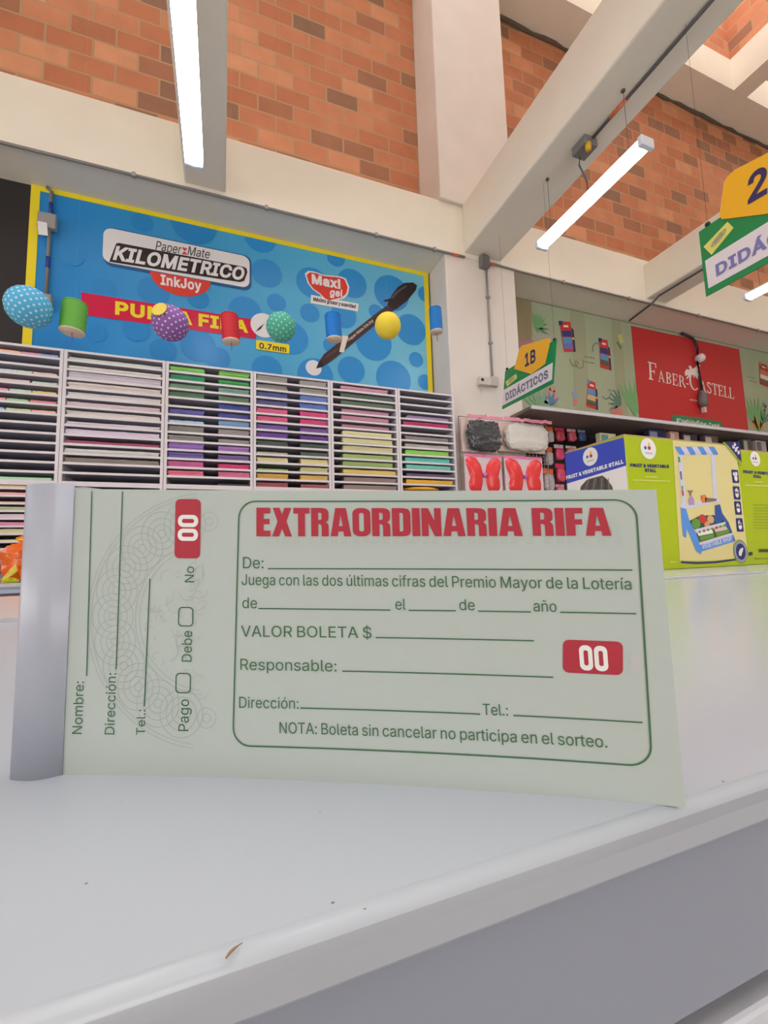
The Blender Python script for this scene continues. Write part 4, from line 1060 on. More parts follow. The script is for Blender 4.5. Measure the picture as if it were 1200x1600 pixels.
for a, b, w, m in (((895, 612), (900, 622), .06, mat((150, 156, 190), .5, noise=0)), ((899, 624), (898, 634), .05, LP), ((967, 523), (972, 536), .07, mat((196, 196, 120), .5, noise=0)), ((964, 534), (970, 545), .03, LT), ((1192, 630), (1197, 636), .05, LB), ((1194, 634), (1193, 642), .04, LP)):
    a, b = q2(a, b); P2.bar(mb, a, b, w, m, 2)
mb.build('butterfly_print', fp); mb = MB(LEAF)
el = q2((853, 526))[0]; P2.fill(mb, arc(el[0], el[1], .16, .06), mat((176, 174, 160), .5, noise=0), 1.7)
P2.fill(mb, q2((812, 532), (834, 531), (832, 538), (812, 545)), mat((176, 120, 140), .5, noise=0), 1.7)
mb.build('cloud_print', fp); mb = MB(LEAF)
for (a, b) in (((912, 557), (929, 560)), ((912, 565), (929, 568)), ((949, 609), (967, 613)), ((1166, 588), (1180, 592)), ((1170, 594), (1182, 598))):
    a, b = q2(a, b); P2.bar(mb, a, b, .014, mat((136, 146, 122), .5, noise=0), 2)
GL = mat((120, 134, 110), .5, noise=0)
for ch in (((890, 561), (893, 570), (900, 573), (903, 566), (899, 564), (898, 570), (905, 576), (911, 573), (911, 562)), ((941, 619), (946, 624), (952, 621), (954, 615)), ((926, 550), (926, 541), (929, 537), (934, 537))):
    ch = q2(*ch)
    for a, b in zip(ch, ch[1:]): P2.bar(mb, a, b, .012, GL, 2)
mb.build('scribble_print', fp)

# ================================================================ lamps
DIFF = mat((214, 232, 255), 0.3, noise=0, emit=LAMP_W)


def lamp(x, y0, y1, z, label, ztop=3.752, hooks=None):
    t = thing('ceiling_light', label, 'light', (x, (y0 + y1) / 2, z), 'fluorescent ceiling lights')
    w = .05
    def ext(prof, m, name):
        n = len(prof)
        MB(m).add([(x + a, y, z + b) for y in (y0 + .03, y1 - .03) for a, b in prof], [(i, (i + 1) % n, (i + 1) % n + n, i + n) for i in range(n)] + [tuple(range(n))[::-1], tuple(range(n, 2 * n))]).build(name, t)
    ext([(-w, .02), (w, .02), (w * .6, .042), (-w * .6, .042)], WHITE, 'housing')
    ext([(-w, .0195)] + [(w * 1.02 * math.cos(a), .0195 + .045 * math.sin(a)) for a in [math.pi + math.pi * k / 10 for k in range(1, 10)]] + [(w, .0195)], DIFF, 'diffuser')
    for y, s in ((y0, 1), (y1, -1)):
        MB(mat((214, 222, 232), .25, noise=0)).box(x - w, x + w, min(y, y + s * .03), max(y, y + s * .03), z - .022, z + .04).build('end_cap', t, bevel=.006)
    for y in hooks or (y0 + .12, y1 - .12):
        k = MB(mat((90, 88, 88), .5, .4)); k.tube([(x, y, z + .04), (x, y, ztop)], .0015, 5); k.lathe([(0, .012), (.012, .01), (.012, 0), (0, 0)], (x, y, ztop - .012), 8)
        k.build('suspension_wire', t)
    return t


ZL = 1 + .714 * D
L1 = lamp(-.171, 1.60, 2.515, ZL, 'lit ceiling light in front of the brick wall, above the blue poster')
L2 = lamp(2.24, 1.535, 2.425, ZL, 'lit ceiling light hanging below the thick slanting beam by the pillar')
L3 = lamp(4.545, 1.44, 2.36, ZL - .005, 'lit ceiling light cut by the picture edge, under the green hanging sign')
for (x, y) in ((-.171, -.6), (2.24, -.6), (4.545, -.2), (-2.6, 1.2), (-2.6, -.9), (-.171, -2.6), (2.24, -2.6), (4.545, -2.4)):  # unseen lamps added along the beams for more light
    lamp(x, y, y + .91, ZL, 'added ceiling light outside the view, there to light the shop')
pc = MB(mat((96, 96, 104), .5))
pts = [at(a, b, 'x', 2.262) for a, b in ((906, 246), (905, 258), (911, 270), (917, 283), (918, 296))]
pc.tube([pts[0]] + pts[1:], .006, 6); o = pc.build('power_cord', L2)

# ================================================================ conduits, boxes, cables
GR, GR2, ORG = mat((128, 124, 122), .5, .2), mat((150, 148, 146), .55), mat((212, 110, 70), .5)


def single(mb, name, label, cat, group=None, loc=None, bevel=0.0):
    loc = loc or Vector(mb.v[0])
    return tag(mb.build(name, loc=loc, bevel=bevel), label, cat, group)


mb = MB(GR)
mb.tube([(-4.5, 3.182, 3.700), (1.9, 3.182, 3.700), (2.06, 3.182, 3.70)], .011, 8)
for x in (-2.4, -1.45, -.6, .3, 1.2, 1.75): mb.box(x - .012, x + .012, 3.168, 3.194, 3.685, 3.716, GR2)
mb.tube([(1.93, 3.182, 3.70), (2.0, 3.182, 3.70)], .0125, 8, ORG)
single(mb, 'conduit', 'grey conduit running along the lower edge of the wall beam over the blue poster', 'conduit')
jb = at(757, 409, 'y', 3.17)
t = thing('junction_box', 'grey junction box on the pillar just under the thick beam', 'junction box', (jb.x, 3.199, jb.z))
MB(GR).box(jb.x - .045, jb.x + .045, 3.145, 3.199, jb.z - .06, jb.z + .05).build('housing', t, bevel=.006)
MB(GREYM).box(jb.x - .038, jb.x + .038, 3.138, 3.145, jb.z - .052, jb.z + .042).build('cover_plate', t)
mb = MB(GR)
mb.tube([(jb.x + .045, 3.18, jb.z), (jb.x + .12, 3.18, 3.70), (2.7, 3.182, 3.69), (8.5, 3.182, 3.69)], .010, 8)
mb.tube([(jb.x + .07, 3.18, jb.z + .002), (jb.x + .12, 3.18, 3.70)], .0125, 8, ORG)
for x in (3.2, 4.1, 5.2, 6.3): mb.box(x - .012, x + .012, 3.168, 3.194, 3.675, 3.706, GR2)
single(mb, 'conduit', 'grey conduit running along the lower edge of the wall beam over the red mural', 'conduit')
s0, s1 = at(757, 420, 'y', 3.19), at(765, 590, 'y', 3.19)
mb = MB(GR2); mb.tube([(s0.x + .02, 3.188, jb.z - .06), (s0.x + .02, 3.188, s1.z)], .009, 8)
for k in (.3, .7): z = s1.z + (jb.z - s1.z) * k; mb.box(s0.x + .002, s0.x + .038, 3.176, 3.199, z - .01, z + .01)
single(mb, 'conduit', 'thin vertical conduit running down the white pillar to a socket', 'conduit')
t = thing('wall_socket', 'pale double socket box on the white pillar left of the small aisle sign', 'socket', (s0.x, 3.199, s1.z - .05))
MB(mat((206, 198, 190), .5)).box(s0.x - .14, s0.x - .02, 3.15, 3.199, s1.z - .09, s1.z - .015).build('housing', t, bevel=.006)
MB(mat((186, 180, 174), .5)).box(s0.x - .018, s0.x + .065, 3.16, 3.199, s1.z - .085, s1.z + .005).build('switch_box', t, bevel=.006)
MB(DARK).box(s0.x - .128, s0.x - .10, 3.148, 3.15, s1.z - .06, s1.z - .035).build('socket_slot', t)

t = thing('junction_box', 'grey junction box with yellow fitting under the thick beam', 'junction box', (2.285, 2.0, 3.752))
MB(GR).box(2.23, 2.34, 1.94, 2.06, 3.69, 3.752).build('housing', t, bevel=.006)
g = MB(mat((222, 176, 40), .5)); g.lathe([(0, -.02), (.016, -.02), (.02, 0), (.02, .03), (0, .03)], (2.262, 1.95, 3.665), 12); g.build('yellow_fitting', t)
mb = MB(mat((104, 100, 100), .5, .2)); mb.tube([(2.30, 1.94, 3.74), (2.292, 1.2, 3.74), (2.285, -1.5, 3.74)], .010, 8)
mb.tube([(2.2985, 1.80, 3.7395), (2.297, 1.68, 3.7395)], .0115, 8, ORG)
single(mb, 'conduit', 'dark conduit along the underside of the thick slanting beam', 'conduit')
mb = MB(mat((84, 80, 82), .6)); mb.tube([(4.52, 3.53, 3.698), (4.47, 3.3, 3.697), (4.45, 3.188, 3.70), (4.455, 3.10, 3.742), (4.455, 2.0, 3.742), (4.455, -1, 3.742)], .009, 6)
single(mb, 'cable', 'dark cable crossing from the red mural to the far ceiling beam', 'cable')

t = thing('conduit', 'vertical grey conduit with two boxes down the left end of the blue poster', 'conduit', at(78, 345, 'y', YB - .02))
k = MB(GR); a, b = at(81, 300, 'y', YB - .014), at(76, 465, 'y', YB - .014)
k.tube([(a.x - .03, YB - .018, 3.70), (a.x, YB - .018, a.z), (a.x, YB - .018, b.z)], .012, 8)
for y in ((318, 334), (403, 420)):
    c1, c2 = at(80, y[0], 'y', YB - .014), at(80, y[1], 'y', YB - .014); k.tube([(a.x, YB - .018, c1.z), (a.x, YB - .018, c2.z)], .0135, 8, mat((40, 60, 140), .5))
k.build('pipe', t)
c = at(79, 347, 'y', YB - .03); MB(GR2).box(a.x - .065, a.x + .045, YB - .055, YB - .0045, c.z - .06, c.z + .05).build('upper_box', t, bevel=.006)
c = at(79, 474, 'y', YB - .03); MB(GR2).box(a.x - .05, a.x + .04, YB - .055, YB - .0045, c.z - .055, c.z + .055).build('lower_box', t, bevel=.006)
c = at(66, 357, 'y', YB - .06); MB(PWH).prism([(c.x - .03, YB - .06, c.z + .05), (c.x - .02, YB - .06, c.z - .05), (c.x + .035, YB - .06, c.z - .045), (c.x + .025, YB - .06, c.z + .05)], (0, .002, 0)).build('paper_tag', t)

t = thing('mural_cable', 'dark hanging cable with a white lamp holder and plug across the red mural', 'cable', at(1085, 530, 'y', YF - .04))
k = MB(DARK); cp = [at(a, b, 'y', YF - .03) for a, b in ((1082, 528), (1086, 533), (1090, 545), (1090, 566), (1094, 590), (1097, 612))]
k.tube([(cp[0].x - .2, YF - .03, 3.69)] + cp, .016, 6); k.build('wire', t)
c = at(1092, 561, 'y', YF - .06); k = MB(PWH); k.lathe([(0, 0), (.05, 0), (.055, .05), (.03, .09), (0, .09)], (c.x, c.y, c.z), 14, None, Matrix.Rotation(math.radians(60), 3, 'Y')); k.build('lamp_holder', t)
c = at(1098, 622, 'y', YF - .05); k = MB(mat((110, 108, 104), .5)); k.lathe([(0, -.12), (.03, -.12), (.055, -.06), (.05, .03), (.018, .10), (0, .10)], (c.x, c.y, c.z), 12); pl = k.build('plug', t)
k = MB(mat((220, 196, 180), .5)); k.box(c.x - .02, c.x + .02, c.y - .02, c.y + .02, c.z - .19, c.z - .12); k.build('plug_tip', t)
# ================================================================ hanging aisle signs
SG, SY, SW, SI = mat((22, 134, 70), .35, noise=.02), mat((240, 178, 24), .35, noise=.02), mat((226, 218, 222), .4, noise=0), mat((46, 36, 92), .4, noise=0)
SL, SGR, SVI = mat((222, 216, 110), .4, noise=0), mat((120, 140, 110), .4, noise=0), mat((122, 118, 176), .4, noise=0)


def aisle_sign(X, panel, plate, strip, stick, num, nb0, nb1, ncap, word, wb0, wb1, wcap, label, wires, wcol):
    """panel/plate/strip/stick: (y, z) corners in the sign's own upright plane."""
    y = sum(p[0] for p in panel) / len(panel)
    t = thing('aisle_sign', label, 'sign', (X, y, min(p[1] for p in panel)), 'hanging aisle signs')

    def slab(pts, x0, th, m, name, bev=.004, parent=t):
        mb = MB(m); mb.prism([(X - x0, a, b) for a, b in pts][::-1], (-th, 0, 0)); return mb.build(name, parent, bevel=bev)
    slab(panel, 0, .006, SG, 'green_panel', .003)
    pl = slab(plate, .0065, .005, SY, 'number_plate', .003)
    S = Plane((X - .0115, 0, 0), (0, -1, 0), (0, 0, 1), .0012)
    mb = MB(SI); S.text(mb, num, (-nb0[0], nb0[1]), (-nb1[0], nb1[1]), ncap, SI, 1, .05); mb.build('number', pl)
    st = slab(strip, .0065, .002, SW, 'name_strip', 0)
    S = Plane((X - .0085, 0, 0), (0, -1, 0), (0, 0, 1), .0012)
    mb = MB(wcol); S.text(mb, word, (-wb0[0], wb0[1]), (-wb1[0], wb1[1]), wcap, wcol, 1, .07); mb.build('lettering', st)
    sk = slab(stick, .0065, .002, SL, 'sticker', 0)
    cy = sum(p[0] for p in stick) / 4; cz = sum(p[1] for p in stick) / 4
    dy, dz = stick[1][0] - stick[0][0], stick[1][1] - stick[0][1]; L = math.hypot(dy, dz); ux, uz = -dy / L, dz / L
    mb = MB(SGR)
    for r, rr in ((.34, .12), (.28, .09)):
        lo = [(-cy + ux * a - uz * b, cz + uz * a + ux * b) for a, b in arc(0, 0, r * L, rr * L, n=20)]
        li = [(-cy + ux * a - uz * b, cz + uz * a + ux * b) for a, b in arc(0, 0, r * L * .93, rr * L * .85, n=20)]
        S.loops(mb, [lo, li], SGR, 1)
    S.fill(mb, [(-cy + ux * a - uz * b, cz + uz * a + ux * b) for a, b in ((-.2 * L, -.03 * L), (.2 * L, -.03 * L), (.2 * L, .03 * L), (-.2 * L, .03 * L))], SVI, 1)
    mb.build('emblem', sk)
    for (a, b, c) in wires:
        k = MB(DARK); k.tube([(X - .003, a, b - .01), (X - .003, a, c)], .0007, 5); k.lathe([(0, .0), (.012, 0), (.012, .014), (0, .014)], (X - .003, a, b - .004), 8)
        k.build('suspension_wire', t)
    return t


aisle_sign(2.24, [(2.9998, 2.216), (2.382, 2.204), (2.3206, 2.513), (2.926, 2.527)],
           [(2.8005, 2.492), (2.6033, 2.3645), (2.4483, 2.378), (2.375, 2.535), (2.392, 2.552), (2.69, 2.638), (2.722, 2.628)],
           [(2.986, 2.2445), (2.3925, 2.2364), (2.373, 2.357), (2.959, 2.3734)],
           [(2.9072, 2.385), (2.7745, 2.4043), (2.7844, 2.4445), (2.9238, 2.4324)],
           '1B', (2.668, 2.449), (2.545, 2.437), .105, 'DIDÁCTICOS', (2.935, 2.2675), (2.425, 2.262), .066,
           'small hanging aisle sign marked 1B in front of the white pillar', [(2.90, 2.532, 3.752), (2.345, 2.515, 3.752)], mat((120, 112, 132), .4, noise=0))
aisle_sign(2.272, [(1.343, 2.247), (.69, 2.247), (.69, 2.60), (1.3446, 2.60)],
           [(1.2417, 2.606), (1.232, 2.578), (1.04, 2.455), (.868, 2.49), (.80, 2.65), (.82, 2.68), (1.155, 2.772), (1.19, 2.766), (1.206, 2.75)],
           [(1.3251, 2.281), (.71, 2.275), (.71, 2.43), (1.3272, 2.4296)],
           [(1.2952, 2.4395), (1.19, 2.503), (1.2114, 2.5505), (1.327, 2.5051)],
           '2', (1.122, 2.563), (1.046, 2.555), .135, 'DIDÁCTICOS', (1.284, 2.3155), (.745, 2.31), .062,
           'large near aisle sign cut by the picture edge, yellow plate with a big 2', [(1.30, 2.605, 3.752), (.74, 2.605, 3.752)], SVI)

# ================================================================ paper lanterns
CAPW = mat((226, 206, 186), .6, noise=.03)
THR = mat((150, 60, 110), .6, noise=0)


def lpos(px, py, z=2.45):
    d = ray(px, py); return EYE + d * ((z - EYE.z) / d.z)


def hang(t, x, y, z):
    k = MB(mat((200, 200, 204), .5, noise=0)); k.tube([(x, y, z), (x, y, 7.144)], .00012, 4); k.build('thread', t)


def ball(px, py, rpx, col, dotcol, label, ndots=0, badge=False):
    c = lpos(px, py); r = rpx * (c - EYE).dot(CF) / FPX
    t = thing('paper_lantern', label, 'paper lantern', c, 'paper lanterns hanging in a row')
    mb = MB(mat(col, .7, noise=.03, scale=30)); prof = []
    for k in range(37):
        a = math.pi * k / 36
        prof.append((r * math.sin(a) * (1 - .012 * (k % 2)), -r * math.cos(a)))
    mb.lathe(prof, c, 36)
    b = mb.build('shade', t)
    if ndots:
        dm = MB(mat(dotcol, .7, noise=0)); g = math.pi * (3 - math.sqrt(5)); q = r * .058
        for i in range(ndots):
            zz = 1 - 2 * (i + .5) / ndots; rr = math.sqrt(1 - zz * zz); n_ = Vector((rr * math.cos(g * i), rr * math.sin(g * i), zz))
            u = n_.cross(Vector((.3, .2, .9))).normalized(); v = n_.cross(u)
            dm.poly([c + n_ * (r * 1.006) + (u * math.cos(math.pi * k / 4) + v * math.sin(math.pi * k / 4)) * q for k in range(8)])
        dm.build('dots', b)
    if badge:
        bm = MB(mat((232, 206, 92), .6, noise=0)); d = (EYE - c).normalized(); u = Vector((0, 0, 1)).cross(d).normalized(); v = d.cross(u)
        o = c + (d * .62 - u * .52 + v * .58).normalized() * (r * 1.05); n_ = (o - c).normalized(); a = n_.cross(Vector((0, 0, 1))).normalized(); b2 = a.cross(n_)
        ring = [o + (a * math.cos(2 * math.pi * k / 32) + b2 * math.sin(2 * math.pi * k / 32)) * (r * (.46 if k % 2 else .40)) for k in range(32)]
        bm.prism(ring, n_ * .003); bm.build('paper_badge', t)
    k = MB(CAPW); k.lathe([(0, r), (r * .16, r * .985), (r * .16, r * 1.01), (0, r * 1.01)], c, 12); k.build('top_ring', t)
    hang(t, c.x, c.y, c.z + r)


def can(px, py, hw, hpx, col, label, lean=0.0, drop=True):
    c = lpos(px, py); k = (c - EYE).dot(CF) / FPX; r, h = hw * k, hpx * k * .94
    t = thing('paper_lantern', label, 'paper lantern', c - Vector((0, 0, h / 2)), 'paper lanterns hanging in a row')
    rot = Matrix.Rotation(lean, 3, 'Y')
    mb = MB(mat(col, .65, noise=.04, scale=20)); prof = []
    n = 19
    for i in range(n):
        prof.append((r * (1 if i % 2 else .85), -h / 2 + h * i / (n - 1)))
    mb.lathe(prof, c, 28, None, rot); mb.build('shade', t)
    e = MB(CAPW); e.lathe([(0, -h / 2 - .002), (r * .97, -h / 2 - .002), (r * .97, -h / 2 + .006), (0, -h / 2 + .006)], c, 24, None, rot); e.build('base_ring', t)
    e = MB(mat(col, .65)); e.lathe([(0, h / 2), (r * .97, h / 2), (r * .9, h / 2 + .006), (0, h / 2 + .006)], c, 24, None, rot); e.build('top_ring', t)
    if drop:
        e = MB(THR); e.tube([c + rot @ Vector((0, 0, -h / 2)), c + rot @ Vector((0, 0, -h / 2)) + Vector((.002, 0, -.055))], .0022, 5); e.build('tassel', t)
    p = c + rot @ Vector((0, 0, h / 2)); hang(t, p.x, p.y, p.z)


ball(45, 480, 31, (84, 180, 224), (206, 232, 242), 'round light blue paper lantern with white dots by the black board', 190)
can(115, 497, 17.5, 50, (116, 192, 76), 'light green cylinder paper lantern left of the crimson slogan band', .06)
ball(266, 505, 27, (142, 92, 168), (226, 210, 232), 'round purple paper lantern with white dots and a yellow badge', 150, True)
can(360, 514, 13.5, 45, (216, 44, 54), 'red cylinder paper lantern over the crimson slogan band', -.08)
ball(439, 511, 22.5, (76, 176, 150), (196, 226, 212), 'round sea green paper lantern with pale dots in front of the white disc', 120)
can(521, 512, 12.5, 42, (20, 126, 214), 'blue cylinder paper lantern in front of the blue poster beside the pen picture', -.06, False)
c = lpos(527, 535); k = MB(mat((222, 212, 196), .6)); k.prism([c + Vector((-.03, -.05, .025)), c + Vector((.065, -.05, .03)), c + Vector((.03, -.05, -.09)), c + Vector((.0, -.05, -.09)), c + Vector((.02, -.05, .0))], (0, .003, 0))
lan = [o for o in bpy.data.objects if o.get('label', '').startswith('blue cylinder paper lantern in front')][0]
k.build('torn_flap', lan)
ball(606, 509, 20.3, (240, 214, 62), None, 'plain round yellow paper lantern over the pen picture', 0)
can(681, 501, 10, 40, (24, 124, 206), 'small blue cylinder paper lantern against the white pillar recess', -.03)

# ================================================================ paper racks with their stacks
YR, YRB = 3.14, 3.475
RSH, RBACK = mat((172, 169, 182), .6, noise=.04), mat((108, 106, 116), .7, noise=.04)  # shelves and backs darker than the white boards: slot shade painted in
EDGES = [-1.515, -.946, -.368, .202, .770, 1.330, 1.852]
ZTOP, PITCH = 2.357, .0603
RNAME = ['leftmost rack column', 'rack column under the green can lantern', 'rack column under the purple lantern', 'rack column under the sea green lantern', 'rack column under the pen tip', 'rack column beside the white pillar']
ORD = ['topmost', 'second', 'third', 'fourth', 'fifth', 'sixth', 'seventh', 'eighth', 'ninth', 'tenth', 'eleventh', 'twelfth', 'thirteenth', 'lowest']
for i in range(6):
    x0, x1 = EDGES[i] + .0015, EDGES[i + 1] - .0015
    t = thing('paper_rack', 'white slotted paper rack, the ' + RNAME[i], 'rack', ((x0 + x1) / 2, YR, 0), 'white paper racks along the wall')
    for a, b in ((x0, x0 + .018), (x1 - .018, x1)): MB(BOARD).box(a, b, YR, YRB, 0, ZTOP).build('side_panel', t)
    MB(RBACK).box(x0 + .0185, x1 - .0185, YRB - .01, YRB, .02, ZTOP - .001).build('back_panel', t)
    for k in range(15):
        z = ZTOP - PITCH * k
        MB(RSH).box(x0 + .0185, x1 - .0185, YR + .003, YRB - .0105, z - .0145, z, RSH).box(x0 + .0185, x1 - .0185, YR + .001, YR + .003, z - .0145, z, BOARD).build('shelf', t)
    MB(BOARD).box(x0 + .0185, x1 - .0185, YR + .001, YR + .02, ZTOP - PITCH * 14 - .03, ZTOP - PITCH * 14 - .015).build('lower_rail', t)
    if i == 0:
        for k in range(1, 10):
            z = 1.512 - .0455 * k
            MB(RSH).box(x0 + .0185, x1 - .0185, YR + .003, YRB - .0105, z - .011, z, RSH).box(x0 + .0185, x1 - .0185, YR + .001, YR + .003, z - .011, z, BOARD).build('shelf', t)
    MB(BOARD).box(x0 + .0185, x1 - .0185, YR + .004, YR + .02, .02, 1.05 if i == 0 else 1.45).build('kick_panel', t)


def stack(i, k, f0, f1, fill, rgb, desc, zfloor=None, gap=None, rough=.22, group='paper stacks in the racks', dy=.004, name='paper_stack'):
    a, b = EDGES[i] + .021, EDGES[i + 1] - .021
    xa, xb = a + (b - a) * f0, a + (b - a) * f1
    z0 = (ZTOP - PITCH * (k + 1) + .0004) if zfloor is None else zfloor
    h = (gap or (PITCH - .0155)) * fill
    n = max(1, min(7, int(h / .006)))
    mb = MB(mat(rgb, rough, noise=.10, scale=60, stretch=(.5, .5, 3), bump=.6 if rough < .4 else 0))
    W = 10
    for s in range(n):
        j, d = random.uniform(-.004, .004), random.uniform(0, .006)
        zb, zt = z0 + h * s / n, z0 + h * (s + .97) / n
        xs_ = [xa + j + (xb - xa) * q / W for q in range(W + 1)]
        wob = [(random.uniform(-.0016, .0008) if s == n - 1 else 0) for _ in xs_]
        yb_ = [YR + .0012 + dy + d * (1 if dy else .2) + random.uniform(0, .0025) for _ in xs_]
        vs = []
        for x, w, y in zip(xs_, wob, yb_): vs += [(x, y, zb), (x, y, zt + w), (x, YRB - .03, zt + w), (x, YRB - .03, zb)]
        fs = [(4 * q + e, 4 * q + 4 + e, 4 * q + 4 + (e + 1) % 4, 4 * q + (e + 1) % 4) for q in range(W) for e in range(4)] + [(0, 1, 2, 3), (4 * W + 3, 4 * W + 2, 4 * W + 1, 4 * W)]
        mb.add(vs, fs)
    single(mb, name, desc, 'paper stack', group, Vector(((xa + xb) / 2, YR, z0)))


# leftmost column: a few thin sheets of each colour
thin = {0: [(.0, .62, (238, 190, 160), 'peach'), (.62, .80, (226, 150, 170), 'pink'), (.80, .985, (150, 176, 220), 'pale blue')],
        2: [(0, .55, (206, 216, 230), 'bluish white'), (.56, .74, (212, 222, 208), 'greenish white'), (.75, .99, (230, 204, 198), 'pinkish white')],
        3: [(0, .72, (228, 206, 206), 'pinkish white'), (.74, .99, (208, 220, 210), 'pale mint')],
        4: [(0, .53, (230, 150, 182), 'pink'), (.54, .74, (196, 222, 204), 'mint'), (.75, .985, (232, 214, 140), 'yellow')],
        5: [(0, .51, (232, 160, 180), 'pink'), (.52, .72, (168, 214, 164), 'light green'), (.73, .985, (228, 140, 150), 'salmon')],
        6: [(0, .5, (176, 196, 230), 'light blue'), (.51, .74, (196, 220, 160), 'lime'), (.75, .985, (238, 190, 166), 'peach')],
        13: [(0, .985, (186, 222, 188), 'mint green')]}
for k, rows in thin.items():
    for q, (a, b, c, nm) in enumerate(rows):
        stack(0, k, max(a, .015), min(b, .98), .3 if k < 13 else .38, c, f'thin {nm} paper pile in the {ORD[k]} slot of the leftmost rack column', rough=.6, dy=.0)
low = [((232, 204, 150), 'cream yellow', .42), ((236, 178, 172), 'salmon pink', .5), ((226, 168, 160), 'thin dusty pink', .22), ((186, 200, 156), 'white and sage', .62), ((216, 202, 214), 'lilac white', .7), ((222, 150, 184), 'rose pink', .66), ((216, 212, 170), 'pale olive', .8), ((222, 220, 160), 'thin pale yellow', .28), ((226, 214, 214), 'thin white', .2)]
for k, (c, nm, f) in enumerate(low):
    stack(0, 0, .015, .98, f, c, f'{nm} paper pile, {ORD[k]} of the small lower slots in the leftmost rack', zfloor=1.512 - .0455 * (k + 1) + .0004, gap=.0325, rough=.6, group='paper piles in the small lower slots')
# second column: wide wrapped stacks
wide = [(.40, (206, 212, 200), 'greenish white'), (.5, (222, 216, 206), 'cream white'), (.93, (214, 204, 214), 'thick lilac white'), (.78, (228, 214, 206), 'warm white'), (.62, (224, 218, 218), 'plain white'), (.6, (228, 206, 214), 'white with red marks'), (.66, (226, 218, 212), 'ivory'), (.45, (222, 212, 222), 'thin lilac white'), (.72, (226, 210, 230), 'pale lavender'), (.42, (176, 86, 122), 'magenta'), (.62, (220, 218, 216), 'white'), (.68, (148, 138, 128), 'grey brown')]
for k, (f, c, nm) in enumerate(wide):
    stack(1, k, .012, .985, f, c, f'wide {nm} wrapped paper stack, {ORD[k]} slot under the green can lantern', rough=.3)
# third and fourth columns: two stacks to a slot
pairs = {2: [((130, 204, 92), 'lime', .75, (126, 202, 84), 'lime', .85), ((40, 146, 96), 'emerald', .85, (52, 164, 76), 'bright green', .75), ((114, 148, 116), 'grey green', .75, (126, 164, 146), 'pale sea green', .8), ((82, 124, 88), 'moss green', .8, (98, 128, 98), 'moss green', .8), (None, '', 0, (66, 80, 164), 'royal blue', .75), ((96, 92, 164), 'violet blue', .8, (72, 68, 158), 'deep blue', .7), ((176, 206, 232), 'thin sky blue', .42, (126, 168, 208), 'sky blue', .9), ((140, 136, 130), 'grey', .85, (160, 152, 150), 'grey', .85), ((152, 150, 142), 'silver grey', .8, (156, 148, 146), 'silver grey', .6), ((156, 112, 194), 'violet', .95, (170, 122, 190), 'orchid', .85), ((116, 96, 168), 'dark violet', .85, (126, 98, 154), 'plum', .75), ((216, 104, 164), 'hot pink', .85, (224, 58, 122), 'magenta pink', .7), ((230, 112, 140), 'coral pink', .75, (218, 112, 154), 'rose', .8), (None, '', 0, (66, 62, 64), 'thin black', .3)],
         3: [((164, 162, 154), 'pale grey', .95, (168, 164, 158), 'pale grey', .9), ((152, 148, 140), 'grey', .75, (162, 160, 152), 'grey', .85), ((82, 88, 152), 'navy', .8, (112, 144, 212), 'cornflower', .9), ((88, 86, 140), 'dark indigo', .75, (96, 134, 212), 'bright blue', .8), ((228, 96, 142), 'rose pink', .8, (234, 74, 142), 'hot pink', .8), ((230, 92, 138), 'rose pink', .8, (230, 70, 138), 'hot pink', .8), ((124, 86, 168), 'purple', .75, (134, 88, 168), 'purple', .7), ((118, 70, 168), 'deep purple', .8, (108, 62, 156), 'deep purple', .75), ((72, 92, 82), 'dark green', .75, (76, 92, 84), 'dark green', .7), ((198, 194, 176), 'thin beige', .3, (82, 102, 90), 'forest green', .65), ((228, 218, 166), 'cream yellow', .75, (236, 226, 160), 'cream yellow', .8), ((160, 192, 92), 'thin lime', .28, (206, 202, 140), 'khaki yellow', .75), ((222, 176, 78), 'gold', .8, (226, 186, 98), 'gold', .8), ((172, 82, 96), 'dark red', .7, (184, 102, 108), 'dusty red', .6)]}
for i, rows in pairs.items():
    lamp_ = 'purple' if i == 2 else 'sea green'
    for k, (c1, n1, f1, c2, n2, f2) in enumerate(rows):
        if c1: stack(i, k, .01, .42, f1, c1, f'{n1} paper stack on the left, {ORD[k]} slot under the {lamp_} lantern')
        if c2: stack(i, k, .60, .985, f2, c2, f'{n2} paper stack on the right, {ORD[k]} slot under the {lamp_} lantern')
mid = [((208, 154, 174), 'rose pink', .75, .13, .88), ((84, 104, 90), 'dark green', .75, .12, .96), ((94, 114, 92), 'moss green', .75, .12, .96), ((190, 134, 154), 'dusty pink', .6, .13, .88), ((202, 140, 160), 'dusty rose', .75, .13, .88), ((184, 128, 148), 'mauve', .55, .13, .88), ((230, 224, 172), 'cream', .8, .14, .92), ((224, 220, 166), 'pale cream', .9, .14, .93), ((214, 208, 156), 'straw', .85, .14, .93), ((168, 194, 110), 'apple green', .75, .14, .93), ((154, 180, 102), 'leaf green', .8, .14, .93), ((232, 206, 110), 'yellow', .75, .14, .97), ((154, 128, 122), 'taupe', .75, .15, .97), ((154, 134, 124), 'brown grey', .75, .14, .97)]
for k, (c, nm, f, a, b) in enumerate(mid):
    stack(4, k, a, b, f, c, f'{nm} paper stack in the {ORD[k]} slot of the column under the pen tip', rough=.5)
